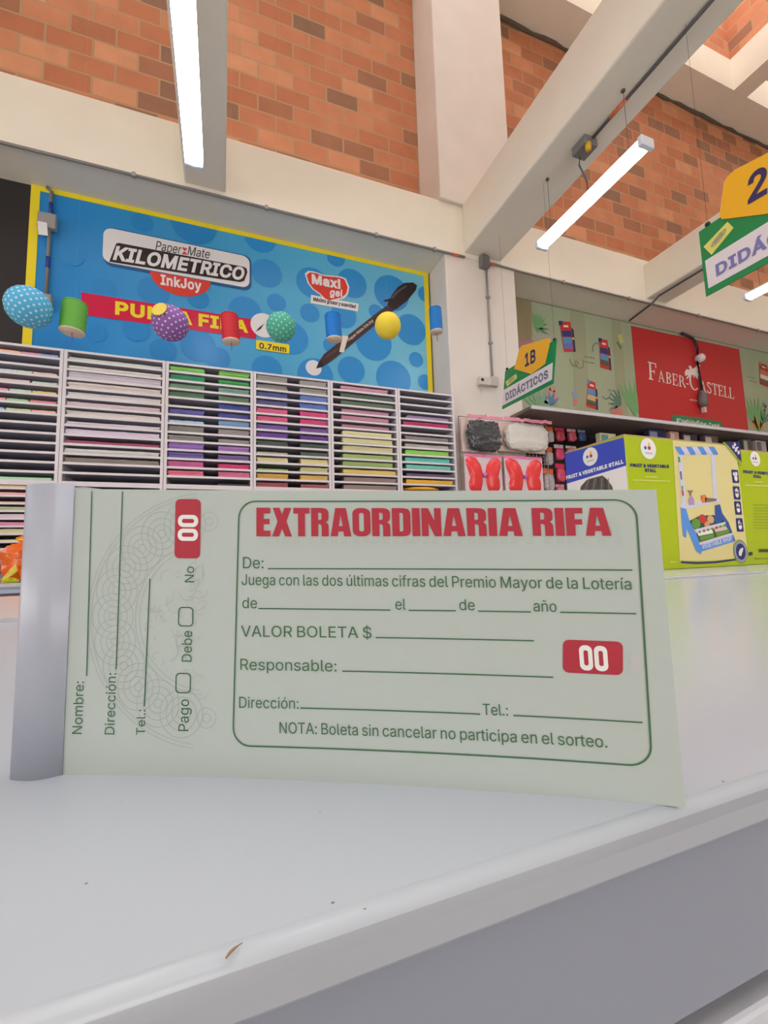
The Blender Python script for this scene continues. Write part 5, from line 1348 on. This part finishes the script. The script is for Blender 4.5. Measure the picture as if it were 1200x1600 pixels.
right = {3: ((168, 142, 184), 'lilac', .55, .12, .93), 4: ((196, 58, 118), 'magenta', .75, .06, .92), 6: ((144, 138, 138), 'grey', .75, .08, .9), 7: ((186, 180, 170), 'beige grey', .6, .07, .9), 8: ((152, 220, 90), 'lime green', .8, .08, .9), 9: ((102, 202, 188), 'turquoise', .75, .07, .91), 10: ((118, 206, 190), 'pale turquoise', .75, .08, .92), 11: ((104, 84, 124), 'dark purple', .55, .08, .98), 12: ((238, 184, 52), 'yellow', .75, .07, .95)}
for k, (c, nm, f, a, b) in right.items():
    stack(5, k, a, b, f, c, f'{nm} paper stack in the {ORD[k]} slot of the rack column beside the pillar', rough=.45)


def noise3(p, s): return mnoise.noise(Vector(p) * s)


def blob(mb, c, r, amp, freq, seed, m, nu=26, nv=16, sq=1.0, smooth=True, flat_base=None):
    c = Vector(c); off = Vector((seed * 7.3, seed * 3.1, seed * 5.7)); vs = []
    sgn = lambda v, p: math.copysign(abs(v) ** p, v)
    for j in range(nv + 1):
        b = -math.pi / 2 + math.pi * j / nv
        for i in range(nu):
            a = 2 * math.pi * i / nu
            d = Vector((sgn(math.cos(b), sq) * sgn(math.cos(a), sq), sgn(math.cos(b), sq) * sgn(math.sin(a), sq), sgn(math.sin(b), sq)))
            k = 1 + amp * (mnoise.noise(d * freq + off) + .5 * mnoise.noise(d * freq * 2.3 + off))
            p = c + Vector((d.x * r[0], d.y * r[1], d.z * r[2])) * k
            if flat_base is not None and p.z < flat_base: p.z = flat_base
            vs.append(p)
    fs = [(j * nu + i, j * nu + (i + 1) % nu, (j + 1) * nu + (i + 1) % nu, (j + 1) * nu + i) for j in range(nv) for i in range(nu)]
    mb.add(vs, fs, m, smooth)


# yellow packet lying on the last rack
p = at(662, 757, 'y', 3.11)
mb = MB(mat((240, 178, 40), .3, noise=.1, scale=20)); zb = ZTOP - PITCH * 14 + .001
blob(mb, (p.x + .02, 3.215, zb + .021), (.17, .09, .02), .12, 2, 4, None, flat_base=zb)
mb2 = single(mb, 'paper_packet', 'yellow glossy packet lying in the lowest slot beside the pillar', 'packet', loc=Vector((p.x, 3.215, zb)))

# bench in front of the racks with foil-wrapped bags
t = thing('display_bench', 'low grey-edged display bench in front of the leftmost paper rack', 'bench', (-.1, 2.85, 0))
ZB = .912
MB(mat((206, 206, 210), .3, noise=.03)).box(-2.2, 1.75, 2.85, 3.13, ZB - .02, ZB).build('bench_top', t)
MB(mat((164, 166, 182), .35, noise=.03)).box(-2.2, 1.75, 2.853, 2.875, ZB - .033, ZB - .0205).build('edge_strip', t)
MB(mat((178, 190, 214), .35, noise=.03)).box(-2.2, 1.75, 2.851, 2.875, ZB - .062, ZB - .0335).build('front_rail', t)
MB(mat((70, 66, 70), .6)).box(-2.18, 1.73, 2.88, 3.12, 0, ZB - .0625).build('bench_body', t)


def foil(rgb, rough=.22):
    return mat(rgb, rough, .25, noise=.25, scale=25, bump=.6)


c = at(34, 880, 'y', 2.96)
mb = MB(mat((252, 104, 18), .25, noise=.3, scale=18, bump=.7)); blob(mb, (c.x + .035, 2.965, ZB + .095), (.13, .08, .135), .38, 2.2, 2, None, 22, 14, 1, False, ZB + .001)
t = thing('foil_bag', 'crumpled orange foil bag on the grey bench at the booklet spine', 'bag', (c.x + .05, 2.985, ZB))
mb.build('foil_body', t)
mb = MB(foil((246, 150, 30))); tp = at(48, 842, 'y', 2.96)
blob(mb, (tp.x + .03, 2.985, tp.z - .005), (.095, .03, .035), .5, 2.5, 9, None, 18, 10, 1, False); mb.build('foil_neck', t)
mb = MB(mat((255, 214, 84), .2, noise=.25, scale=40, bump=.5)); k0, k1 = at(3, 908, 'y', 2.865), at(46, 862, 'y', 2.90)  # yellow strip along the fold, a highlight painted on the foil
mb.prism([k0 + Vector((0, 0, -.012)), k1 + Vector((.01, 0, -.05)), k1 + Vector((.02, 0, -.005)), k1 + Vector((.0, 0, .022)), k0 + (k1 - k0) * .5 + Vector((0, 0, .02)), k0 + Vector((0, 0, .014))], (0, .012, 0)); mb.build('foil_fold_highlight', t)
c = at(6, 880, 'y', 3.03); mb = MB(mat((190, 112, 112), .3, noise=.3, scale=30, bump=.5)); blob(mb, (c.x - .14, 3.06, ZB + .075), (.12, .05, .10), .34, 2.4, 5, None, 22, 14, 1, False, ZB + .001)
single(mb, 'foil_bag', 'dusty pink wrapped bag behind the orange foil bag', 'bag', loc=Vector((c.x - .14, 3.06, ZB)))
c = at(16, 907, 'y', 2.875); mb = MB(foil((190, 190, 30))); blob(mb, (c.x, 2.874, ZB + .012), (.04, .014, .014), .5, 3, 6, None, 18, 10, 1, False, ZB + .001)
single(mb, 'foil_scrap', 'small yellow green foil bow at the foot of the orange bag', 'foil bow', loc=Vector((c.x, 2.874, ZB)))

# ================================================================ wire grid and hanging bags
YG = 3.12
WIRE = mat((214, 190, 178), .5, noise=0)
t = thing('wire_grid', 'pinkish wire display grid on the pillar with the hanging bags', 'display grid', (2.25, YG, 1.0))
mb = MB(WIRE); gx0, gx1, gz0, gz1 = 1.875, 2.80, .95, 2.165
mb.tube([(gx0, YG, gz0), (gx0, YG, gz1), (gx1, YG, gz1), (gx1, YG, gz0), (gx0, YG, gz0)], .004, 6); fr_ = mb.build('frame', t)
mb = MB(WIRE); x = gx0 + .04
while x < gx1: mb.tube([(x, YG, gz0), (x, YG, gz1)], .0018, 4); x += .04
z = gz0 + .035
while z < gz1: mb.tube([(gx0, YG + .003, z), (gx1, YG + .003, z)], .0018, 4); z += .035
mb.build('wire_mesh', t)
for z in (1.1, 2.1): MB(GREYM).box(2.2, 2.24, YG + .005, 3.199, z, z + .02).build('wall_bracket', t)
FILM = mat((238, 228, 226), .12, noise=0, trans=.92)
PINKH = mat((238, 150, 172), .35, noise=.08, scale=20)
yb = 3.045


def bag(x0, x1, z0, z1, label, fillm, seed, amp, name='hanging_bag', side=True):
    t = thing(name, label, 'bag', ((x0 + x1) / 2, yb, z0), 'bags hanging on the wire grid')
    mb = MB(fillm); blob(mb, ((x0 + x1) / 2 + .012, yb, (z0 + z1) / 2 - .012), ((x1 - x0) * .44, .042, (z1 - z0) * .44), amp, 3.4, seed, None, 72, 44, .62, True); mb.build('contents', t)
    MB(mat((226, 204, 196), .3, noise=.06, scale=10)).box(x0, x1, yb + .055, yb + .058, z0, z1).build('plastic_film', t)
    h = MB(PINKH); n = 14
    top = [(x0 + (x1 - x0) * k / n, z1 - .012 + .014 * mnoise.noise(Vector((k * .7, seed, 0)))) for k in range(n + 1)]
    h.prism([(a, yb - .054, b + .016) for a, b in top] + [(a, yb - .054, b - .012) for a, b in reversed(top)], (0, .004, 0)); h.build('header_strip', t)
    k = MB(GREYM); k.tube([((x0 + x1) / 2, YG - .004, z1 + .006), ((x0 + x1) / 2, yb - .06, z1 + .006), ((x0 + x1) / 2, yb - .062, z1 + .016)], .0025, 6); k.build('hook', t)
    return t


BLK = mat((66, 68, 70), .12, noise=.6, scale=26, bump=1.0, coat=.6)  # lighter streaks in the colour stand for glints on the wrap
WHT = mat((222, 216, 208), .25, noise=.06, scale=12, bump=.5)
bag(1.885, 2.235, 1.855, 2.14, 'clear hanging bag full of shiny black wrap with a pink header', BLK, 3, .20)
bag(2.25, 2.755, 1.88, 2.15, 'clear hanging bag of white cotton wool with a pink header', WHT, 8, .09)


def wings(x0, x1, z0, z1, label, seed):
    t = thing('wing_pack', label, 'toy pack', ((x0 + x1) / 2, yb, z0), 'fairy wing packs on the wire grid')
    MB(mat((226, 208, 214), .3, noise=.06, scale=10)).box(x0, x1, yb, yb + .012, z0, z1).build('backing_card', t)
    cx, w, h = (x0 + x1) / 2, (x1 - x0), (z1 - z0)
    for s in (-1, 1):
        m = MB(mat((238, 66, 66), .25, noise=.12, scale=14, bump=.4))
        shp = [(.45, .90), (.36, .94), (.20, .90), (.08, .74), (.03, .52), (.05, .28), (.10, .08), (.20, .02), (.34, .04), (.41, .14), (.42, .28), (.37, .42), (.42, .58), (.47, .74), (.48, .84)]
        loop = [(cx + s * (.27 + (a - .27) * 1.0) * w, z0 + b * h) for a, b in shp]
        cc = (sum(p[0] for p in loop) / len(loop), sum(p[1] for p in loop) / len(loop))
        n = len(loop); vs = [(cc[0], yb - .03, cc[1])]
        for k, d in ((.6, .026), (.9, .012), (1.0, .001)):
            vs += [(cc[0] + (a - cc[0]) * k, yb - d, cc[1] + (b - cc[1]) * k) for a, b in loop]
        fs = [(0, 1 + i, 1 + (i + 1) % n) for i in range(n)] + [(1 + r * n + i, 1 + (r + 1) * n + i, 1 + (r + 1) * n + (i + 1) % n, 1 + r * n + (i + 1) % n) for r in (0, 1) for i in range(n)]
        m.add(vs, fs, None, True); m.build('wing', t)
    m = MB(mat((196, 116, 206), .4)); m.lathe([(0, -.02), (.014, -.014), (.018, 0), (.014, .014), (0, .02)], (cx, yb - .016, z0 + .48 * h), 12); m.build('connector', t)
    MB(mat((238, 128, 176), .3, noise=.06)).box(x0, x1, yb - .004, yb - .0005, z1 - .022, z1).build('header_strip', t)
    k = MB(GREYM); k.tube([(cx, YG - .004, z1 - .012), (cx, yb - .02, z1 - .012), (cx, yb - .022, z1 - .002)], .0025, 6); k.build('hook', t)


wings(1.872, 2.232, 1.485, 1.822, 'red toy wing pack below the black wrap bag', 1)
wings(2.262, 2.665, 1.485, 1.828, 'red toy wing pack below the white cotton bag', 2)

# ================================================================ long shelf of the right bay
t = thing('long_shelf', 'long grey shelf unit with dark interior below the red mural', 'shelf unit', (5.8, 2.9, 0))
SHX0, SHX1, SHZ = 2.465, 9.3, 2.245
MB(mat((206, 204, 206), .4, noise=.03)).box(SHX0, SHX1, 2.90, 2.915, SHZ - .03, SHZ).build('front_lip', t)
MB(mat((120, 104, 98), .5, noise=.06)).prism([(SHX0, 2.916, SHZ - .03), (SHX0, 2.916, SHZ - .004), (SHX0, 3.545, SHZ - .004), (SHX0, 3.545, SHZ - .045)], (SHX1 - SHX0, 0, 0)).build('shelf_board', t)
MB(mat((52, 44, 46), .6)).box(2.64, SHX1, 3.50, 3.54, .1, SHZ - .05).build('back_panel', t)
MB(mat((60, 56, 58), .5)).box(2.64, SHX1, 2.95, 3.495, .02, .55).build('base_box', t)
for z in (2.135, 1.945, 1.75):
    MB(mat((38, 32, 36), .5)).box(2.64, SHX1, 3.30, 3.325, z, z + .028).build('hang_bar', t)
for x in (4.0, 6.6, 9.2): MB(mat((60, 54, 56), .5)).box(x, x + .04, 3.326, 3.499, .55, SHZ - .05).build('upright', t)

ORA, CLR = mat((236, 104, 48), .4, noise=.05), mat((196, 190, 190), .2, noise=.3, scale=30, bump=.4)


def pack(px0, py0, px1, py1, hd, body, label, desc='pack', zt=None):
    a, b = at(px0, py0, 'y', 3.24), at(px1, py1, 'y', 3.24)
    x0, x1, z1, z0 = a.x, b.x, min(a.z, SHZ - .052), b.z
    t = thing('hanging_pack', label, 'pack', ((x0 + x1) / 2, 3.24, z0), 'small packs hanging below the long shelf')
    MB(hd).box(x0, x1, 3.245, 3.249, z1 - (z1 - z0) * .24, z1).build('header_card', t)
    m = MB(body); blob(m, ((x0 + x1) / 2, 3.245, z0 + (z1 - z0) * .38), ((x1 - x0) * .46, .028, (z1 - z0) * .38), .16, 3, px0, None, 18, 12, .6, True); m.build('blister', t)
    k = MB(GREYM); k.tube([((x0 + x1) / 2, 3.2985, z1 - .012), ((x0 + x1) / 2, 3.23, z1 - .012)], .003, 6); k.build('hook', t)


crm = lambda c: mat(c, .25, noise=.3, scale=22, bump=.5)
pack(853.5, 661, 865.5, 691, ORA, CLR, 'orange-topped clear pack beside the white cotton bag')
pack(866.5, 661, 883, 690, mat((200, 60, 76), .35), crm((196, 70, 86)), 'red pack in the upper row under the shelf end')
pack(886, 663, 901, 690, mat((210, 160, 166), .35), crm((208, 96, 112)), 'dusty pink pack in the upper row next to the blue one')
pack(902.5, 664, 916, 690, mat((128, 140, 170), .35), crm((74, 92, 148)), 'blue pack at the end of the upper row')
pack(850, 698, 865, 727, ORA, CLR, 'orange-topped grey tool pack in the middle row')
pack(866, 694, 882, 719, mat((214, 190, 196), .35), crm((228, 76, 124)), 'hot pink pack in the middle row')
pack(884.5, 696, 902, 714, mat((214, 190, 190), .35), crm((214, 140, 146)), 'pale pink pack just above the blue box corner')
pack(848, 732, 867, 768, ORA, CLR, 'orange-banded clear pack in the lowest row')
pack(868, 724, 884, 753, mat((220, 50, 100), .35), crm((226, 84, 120)), 'raspberry pink pack left of the blue box corner')
pack(868.5, 756.5, 883, 776, mat((222, 150, 170), .35), crm((226, 130, 150)), 'pale rose pack at the booklet top edge')

def item(px0, py0, px1, py1, y, m1, m2, name, label, cat):
    a, b = at(px0, py0, 'y', y), at(px1, py1, 'y', y)
    mb = MB(m1); mb.box(a.x, b.x, y, y + .05, SHLOW + .0005, min(a.z, SHZ - .045), m1)
    mb.box(a.x + (b.x - a.x) * .08, a.x + (b.x - a.x) * .5, y - .0015, y - .0002, b.z + (min(a.z, SHZ - .045) - b.z) * .3, b.z + (min(a.z, SHZ - .045) - b.z) * .9, m2)
    o = tag(mb.build(name, loc=Vector(((a.x + b.x) / 2, y, b.z))), label, cat, 'boxes on the dark shelf behind the stall boxes')
    return o


it = [(937, 676, 964, 705, mat((214, 206, 168), .5), mat((96, 156, 160), .5), 'pale box with a teal patch behind the blue box side'),
      (1012, 669, 1043, 705, mat((44, 48, 92), .5), mat((150, 150, 180), .5), 'navy box behind the lime box'),
      (1046, 670, 1063, 705, mat((212, 160, 150), .5), mat((230, 200, 190), .5), 'pinkish box behind the lime box'),
      (1066, 677, 1092, 708, mat((70, 62, 70), .5), mat((200, 190, 190), .5), 'dark box above the striped awning picture'),
      (1100, 679, 1124, 709, mat((110, 92, 90), .5), mat((214, 202, 196), .5), 'brown box above the cream panel of the stall box'),
      (1160, 684, 1176, 712, mat((92, 96, 84), .5), mat((190, 186, 170), .5), 'olive box behind the second stall box'),
      (1180, 686, 1199, 712, mat((196, 186, 180), .5), mat((120, 110, 120), .5), 'pale grey box behind the second stall box, nearest the picture edge')]
SHLOW = min(at(a[2], a[3], 'y', 3.05).z for a in it)
for (a, b, c, d, m1, m2, lb) in it: item(a, b, c, d, 3.05, m1, m2, 'game_box', lb, 'box')
MB(mat((90, 80, 78), .5)).box(3.32, SHX1, 2.96, 3.299, SHLOW - .02, SHLOW).build('inner_shelf', bpy.data.objects['long_shelf'])

# ================================================================ toy stall boxes
LIME, CREAMP, KRAFT, RBL = mat((172, 190, 14), .4, noise=.03), mat((222, 208, 146), .4, noise=.02), mat((178, 146, 108), .8, noise=.1, scale=30), mat((58, 78, 190), .4, noise=.03)
NAVY, STB, STD, LAV, GRE, TOM, LWH = (mat(c, .4, noise=0) for c in ((40, 42, 112), (88, 146, 222), (44, 84, 160), (206, 206, 226), (96, 150, 60), (190, 60, 56), (232, 230, 226)))
YX = .8442
B0, B1, BT = 1.0222, 1.4905, 1.3115


def carton(x0, x1, y0, y1, top, label):
    t = thing('toy_carton', label, 'box', ((x0 + x1) / 2, (y0 + y1) / 2, CT), 'toy stall boxes on the white table')
    MB(LIME).box(x0, x1, y0, y1, CT + .0005, top - .004).build('carton_body', t, bevel=.002)
    MB(KRAFT).box(x0 + .001, x1 - .001, y0 + .002, y1 - .001, top - .0038, top).build('top_flap', t)
    return t


def YQ(y, pts): return pxs(y, pts)


def badge(mb, pl, c, r):
    pl.fill(mb, arc(c[0], c[1], r, r, n=24), LWH, 1.6)
    pl.fill(mb, arc(c[0] - .38 * r, c[1] + .05 * r, r * .17, r * .17, n=10), mat((60, 96, 190), .4, noise=0), 2.2)
    pl.fill(mb, arc(c[0] + .12 * r, c[1] + .06 * r, r * .2, r * .2, n=10), TOM, 2.2)
    pl.fill(mb, arc(c[0] + .12 * r, c[1] + .42 * r, r * .12, r * .16, n=10), mat((228, 190, 60), .4, noise=0), 2.2)
    pl.fill(mb, [(c[0] - .5 * r, c[1] - .5 * r), (c[0] + .5 * r, c[1] - .5 * r), (c[0] + .45 * r, c[1] - .38 * r), (c[0] - .45 * r, c[1] - .38 * r)], mat((160, 190, 170), .4, noise=0), 2.2)


t = carton(B0, B1, YX, 1.0635, BT, 'lime and blue toy vegetable stall carton, the one with the big stall picture')
F = WP(YX, .0006)
fz = lambda *pts: YQ(YX, [(1030 + a / 7.06, 680 + b / 7.06) for a, b in pts])
fq = lambda *pts: YQ(YX, pts)
mb = MB(CREAMP)
cr0, cr1 = 1.203, B1 - .003
F.fill(mb, [(cr0 + .006, BT - .006), (cr0 - .012, .958), (cr1, .958), (cr1, BT - .006)], CREAMP, 1)
# green foot with the navy swoosh above it
F.fill(mb, [(cr0 - .012, CT + .002), (cr1, CT + .002), (cr1, .974), (1.42, .9625), (1.33, .9585), (1.26, .960), (cr0 - .011, .9635)], LIME, 1.5)
F.fill(mb, fz((235, 1390), (420, 1398), (620, 1390), (840, 1362), (840, 1382), (620, 1412), (420, 1422), (235, 1412)), NAVY, 2)
F.fill(mb, fz((980, 1295), (1024, 1285), (1026, 1320), (985, 1332)), NAVY, 2)
mb.build('front_print', t)
# picture of the stall
mb = MB(STB)
F.fill(mb, fz((200, 215), (245, 215), (295, 775), (250, 775)), LAV, 2)
for seg, m in ((((203, 240), (222, 240), (230, 300), (208, 300)), GRE), (((222, 400), (238, 400), (248, 490), (234, 490)), mat((110, 70, 120), .4, noise=0)), (((240, 560), (256, 560), (260, 610), (246, 610)), GRE), (((244, 612), (262, 612), (268, 668), (250, 668)), TOM)): F.fill(mb, fz(*seg), m, 2.6)
F.fill(mb, fz((568, 215), (612, 215), (636, 705), (592, 705)), LAV, 2)
for k in range(7):
    a = 165 + k * 62; F.fill(mb, fz((a, 128), (a + 62, 128), (a + 108, 200), (a + 46, 200)), LAV if k % 2 else STB, 2.2); F.fill(mb, fz((a + 46, 198), (a + 108, 198), (a + 100, 218), (a + 56, 218)), LAV if k % 2 else STB, 2.2)
F.fill(mb, fz((215, 765), (300, 755), (660, 700), (668, 730), (310, 812), (225, 800)), LAV, 2.6)
F.fill(mb, fz((318, 775), (320, 700), (345, 660), (375, 700), (385, 768)), mat((176, 148, 188), .4, noise=0), 3)
F.fill(mb, fz((300, 610), (370, 610), (350, 640), (345, 668), (333, 668), (328, 640)), mat((140, 120, 108), .4, noise=0), 3)
F.fill(mb, fz((452, 668), (500, 655), (520, 690), (500, 745), (468, 750)), mat((222, 120, 60), .4, noise=0), 3)
F.fill(mb, fz((500, 690), (628, 700), (622, 728), (500, 745)), mat((132, 106, 96), .4, noise=0), 3)
F.fill(mb, fz((232, 800), (292, 815), (330, 950), (420, 1120), (462, 1290), (452, 1315), (400, 1275), (300, 1030), (292, 1135), (258, 1115)), STB, 2.6)
F.fill(mb, fz((608, 775), (665, 762), (690, 860), (760, 960), (835, 1165), (805, 1180), (740, 1000), (610, 870)), STD, 2.4)
F.fill(mb, fz((330, 945), (440, 890), (600, 880), (690, 930), (730, 965), (400, 1050), (370, 1020)), mat((52, 74, 48), .4, noise=0), 2.5)
for a, b, rx, m in ((400, 975, 48, GRE), (472, 925, 44, TOM), (560, 930, 40, mat((206, 168, 120), .4, noise=0)), (520, 985, 30, mat((222, 148, 110), .4, noise=0)), (640, 925, 44, STD)):
    c = fz((a, b))[0]; r = rx / 7.06 * .0027 * 1.0; F.fill(mb, arc(c[0], c[1], r, r * .8, n=16), m, 3)
F.fill(mb, fz((385, 1040), (725, 955), (722, 985), (395, 1075)), LAV, 3.2)
F.fill(mb, fz((400, 1080), (740, 1000), (790, 1075), (440, 1180)), mat((70, 84, 66), .4, noise=0), 2.8)
F.fill(mb, fz((412, 1078), (575, 1040), (590, 1080), (430, 1112)), LWH, 3); F.fill(mb, fz((600, 1035), (730, 1005), (750, 1040), (615, 1070)), mat((214, 190, 186), .4, noise=0), 3)
for k in range(7):
    c = fz((440 + k * 46, 1068 - k * 12))[0]; F.fill(mb, arc(c[0], c[1], .005, .004, n=8), (GRE, TOM, GRE)[k % 3], 3.4)
F.fill(mb, fz((440, 1118), (590, 1085), (598, 1130), (446, 1165)), GRE, 3.4); F.fill(mb, fz((616, 1075), (758, 1035), (766, 1075), (630, 1120)), GRE, 3.4)
F.fill(mb, fz((432, 1190), (798, 1078), (805, 1100), (440, 1212)), LAV, 3.6)
F.fill(mb, fz((440, 1212), (805, 1100), (815, 1175), (462, 1282)), STB, 3.4)
b0, b1 = fz((470, 1258), (795, 1160)); F.text(mb, 'VEGETABLE SHOP', b0, b1, .0145, LAV, 4, .05)
mb.build('stall_picture', t)
mb = MB(NAVY)
F.fill(mb, fz((722, 72), (880, 72), (906, 302)), NAVY, 2)
F.fill(mb, fz((690, 75), (722, 80), (906, 318), (905, 345)), mat((150, 168, 50), .4, noise=0), 2)
b0, b1 = fz((792, 128), (868, 228)); F.text(mb, '36+', b0, b1, .022, LWH, 3, .09)
mb.build('age_mark', t)
for (a, b) in ((835, 455), (850, 638), (865, 803), (884, 990)):
    mb = MB(NAVY); c = fz((a, b))[0]
    F.fill(mb, rrect(c[0] - .0155, c[1] - .0205, c[0] + .0155, c[1] + .0205, .003), NAVY, 2)
    if a == 835:
        for dx, dz, w in ((-.006, .007, .005), (.005, .008, .0055), (.001, -.006, .0075)): F.fill(mb, arc(c[0] + dx, c[1] + dz, w, w * 1.2, n=14), LWH, 3)
    else:
        F.fill(mb, arc(c[0], c[1] - .004, .008, .010, n=14), LWH, 3)
        for k, (dx, h) in enumerate(((-.006, .011), (-.002, .015), (.002, .014), (.006, .010))):
            if a == 884 and k > 1: h *= .6
            F.fill(mb, rrect(c[0] + dx - .0017, c[1] - .002, c[0] + dx + .0017, c[1] + h, .0015, 3), LWH, 3)
    mb.build('skill_icon', t)
mb = MB(GRE); c = fz((892, 1284))[0]
F.fill(mb, arc(c[0], c[1], .0335, .036), mat((140, 152, 60), .4, noise=0), 2.4); F.fill(mb, arc(c[0], c[1], .0285, .031), mat((150, 156, 190), .4, noise=0), 3); F.fill(mb, arc(c[0], c[1], .022, .0245), NAVY, 3.6)
F.fill(mb, [(c[0] + a, c[1] + b) for a, b in ((-.012, -.010), (-.002, -.014), (.010, .004), (.012, .012), (.004, .010), (-.002, .008), (-.010, .000))], LWH, 4.2)
mb.build('round_seal', t)
mb = MB(NAVY); c = fq((1012.5, 701))[0]; badge(mb, F, c, .030); mb.build('emblem', t); mb = MB(NAVY)
b0, b1 = fq((984.5, 729.5), (1045, 731.5)); F.text(mb, 'FRUIT & VEGETABLE', b0, b1, .0092, NAVY, 2, .10)
b0, b1 = fq((1007.5, 737.3), (1025, 738)); F.text(mb, 'STALL', b0, b1, .0092, NAVY, 2, .10)
mb.build('front_lettering', t); mb = MB(NAVY)
for (a, b, m_) in (((1008, 745), (1026, 745.5), .003), ((989, 750), (1047, 752), .003), ((1047, 878), (1056, 878), .0025)): p, q = fq(a, b); F.bar(mb, p, q, m_, mat((206, 214, 110), .4, noise=0), 2); mb.build('fine_print', t); mb = MB(NAVY)
# blue end of the carton
E_ = Plane((B0, 0, 0), (0, -1, 0), (0, 0, 1), .0006)
eq = lambda *pts: [(-p.y, p.z) for p in (at(a, b, 'x', B0) for a, b in pts)]
mb = MB(LWH); ya, yb2 = -1.062, -.8455
E_.fill(mb, [(ya, CT + .002), (yb2, CT + .002), (yb2, 1.2235), (ya, 1.2105)], LWH, 1)
E_.fill(mb, [(ya, 1.2105), (yb2, 1.2235), (yb2, 1.302), (ya, 1.307)], RBL, 1)
c = eq((922.5, 713.5))[0]; badge(mb, E_, c, .0275)
b0, b1 = eq((885.5, 749.5), (975, 724)); E_.text(mb, 'FRUIT & VEGETABLE STALL', b0, b1, .0115, LWH, 2, .10)
E_.fill(mb, eq((905, 775), (908, 760), (917, 750), (930, 746), (942, 743), (950, 750), (957, 760), (960, 775)), mat((86, 82, 76), .5, noise=.3, scale=90), 2)
for k in range(7):
    a, b = eq((921 + k * 5, 747), (914 + k * 6.5, 768)); E_.bar(mb, a, b, .003, mat((54, 52, 50), .5, noise=0) if k % 2 else mat((136, 130, 120), .5, noise=0), 2.6)
mb.build('end_print', t)

t = carton(1.4965, 1.975, YX + .004, 1.064, 1.300, 'lime toy vegetable stall carton showing its plain text side, at the picture edge')
F = WP(YX + .004, .0006); fz2 = lambda *pts: YQ(YX + .004, [(1030 + a / 7.06, 680 + b / 7.06) for a, b in pts])
mb = MB(NAVY); c = fz2((1055, 262))[0]; badge(mb, F, c, .0245); mb.build('emblem', t); mb = MB(NAVY)
b0, b1 = fz2((920, 418), (1330, 432)); F.text(mb, 'FRUIT & VEGETABLE', (b0[0] + .002, b0[1]), (b0[0] + .165, b0[1] - .001), .0092, NAVY, 2, .10)
b0, b1 = fz2((1037, 470), (1125, 474)); F.text(mb, 'STALL', b0, b1, .0092, NAVY, 2, .10)
mb.build('side_lettering', t); mb = MB(NAVY)
for (a, b, w) in (((1045, 515), (1135, 517), .003), ((945, 552), (1330, 565), .003)): p, q = fz2(a, b); F.bar(mb, p, q, w, mat((214, 220, 130), .4, noise=0), 2); mb.build('fine_print', t); mb = MB(NAVY)
for k in range(9): p, q = fz2((1030 + (k % 3) * 6, 770 + k * 32), (1300, 772 + k * 32)); F.bar(mb, p, q, .0026, mat((142, 158, 40), .4, noise=0), 2); mb.build('fine_print', t); mb = MB(NAVY)
b0, b1 = fz2((1097, 1296), (1290, 1292)); F.bar(mb, (b0[0], b0[1] + .006), (b1[0], b1[1] + .006), .010, mat((70, 84, 30), .4, noise=0), 2); mb.build('article_code', t); mb = MB(NAVY)
b0, b1 = fz2((1045, 1362), (1300, 1358)); F.bar(mb, b0, b1, .003, mat((120, 138, 30), .4, noise=0), 2)
mb.build('fine_print', t)
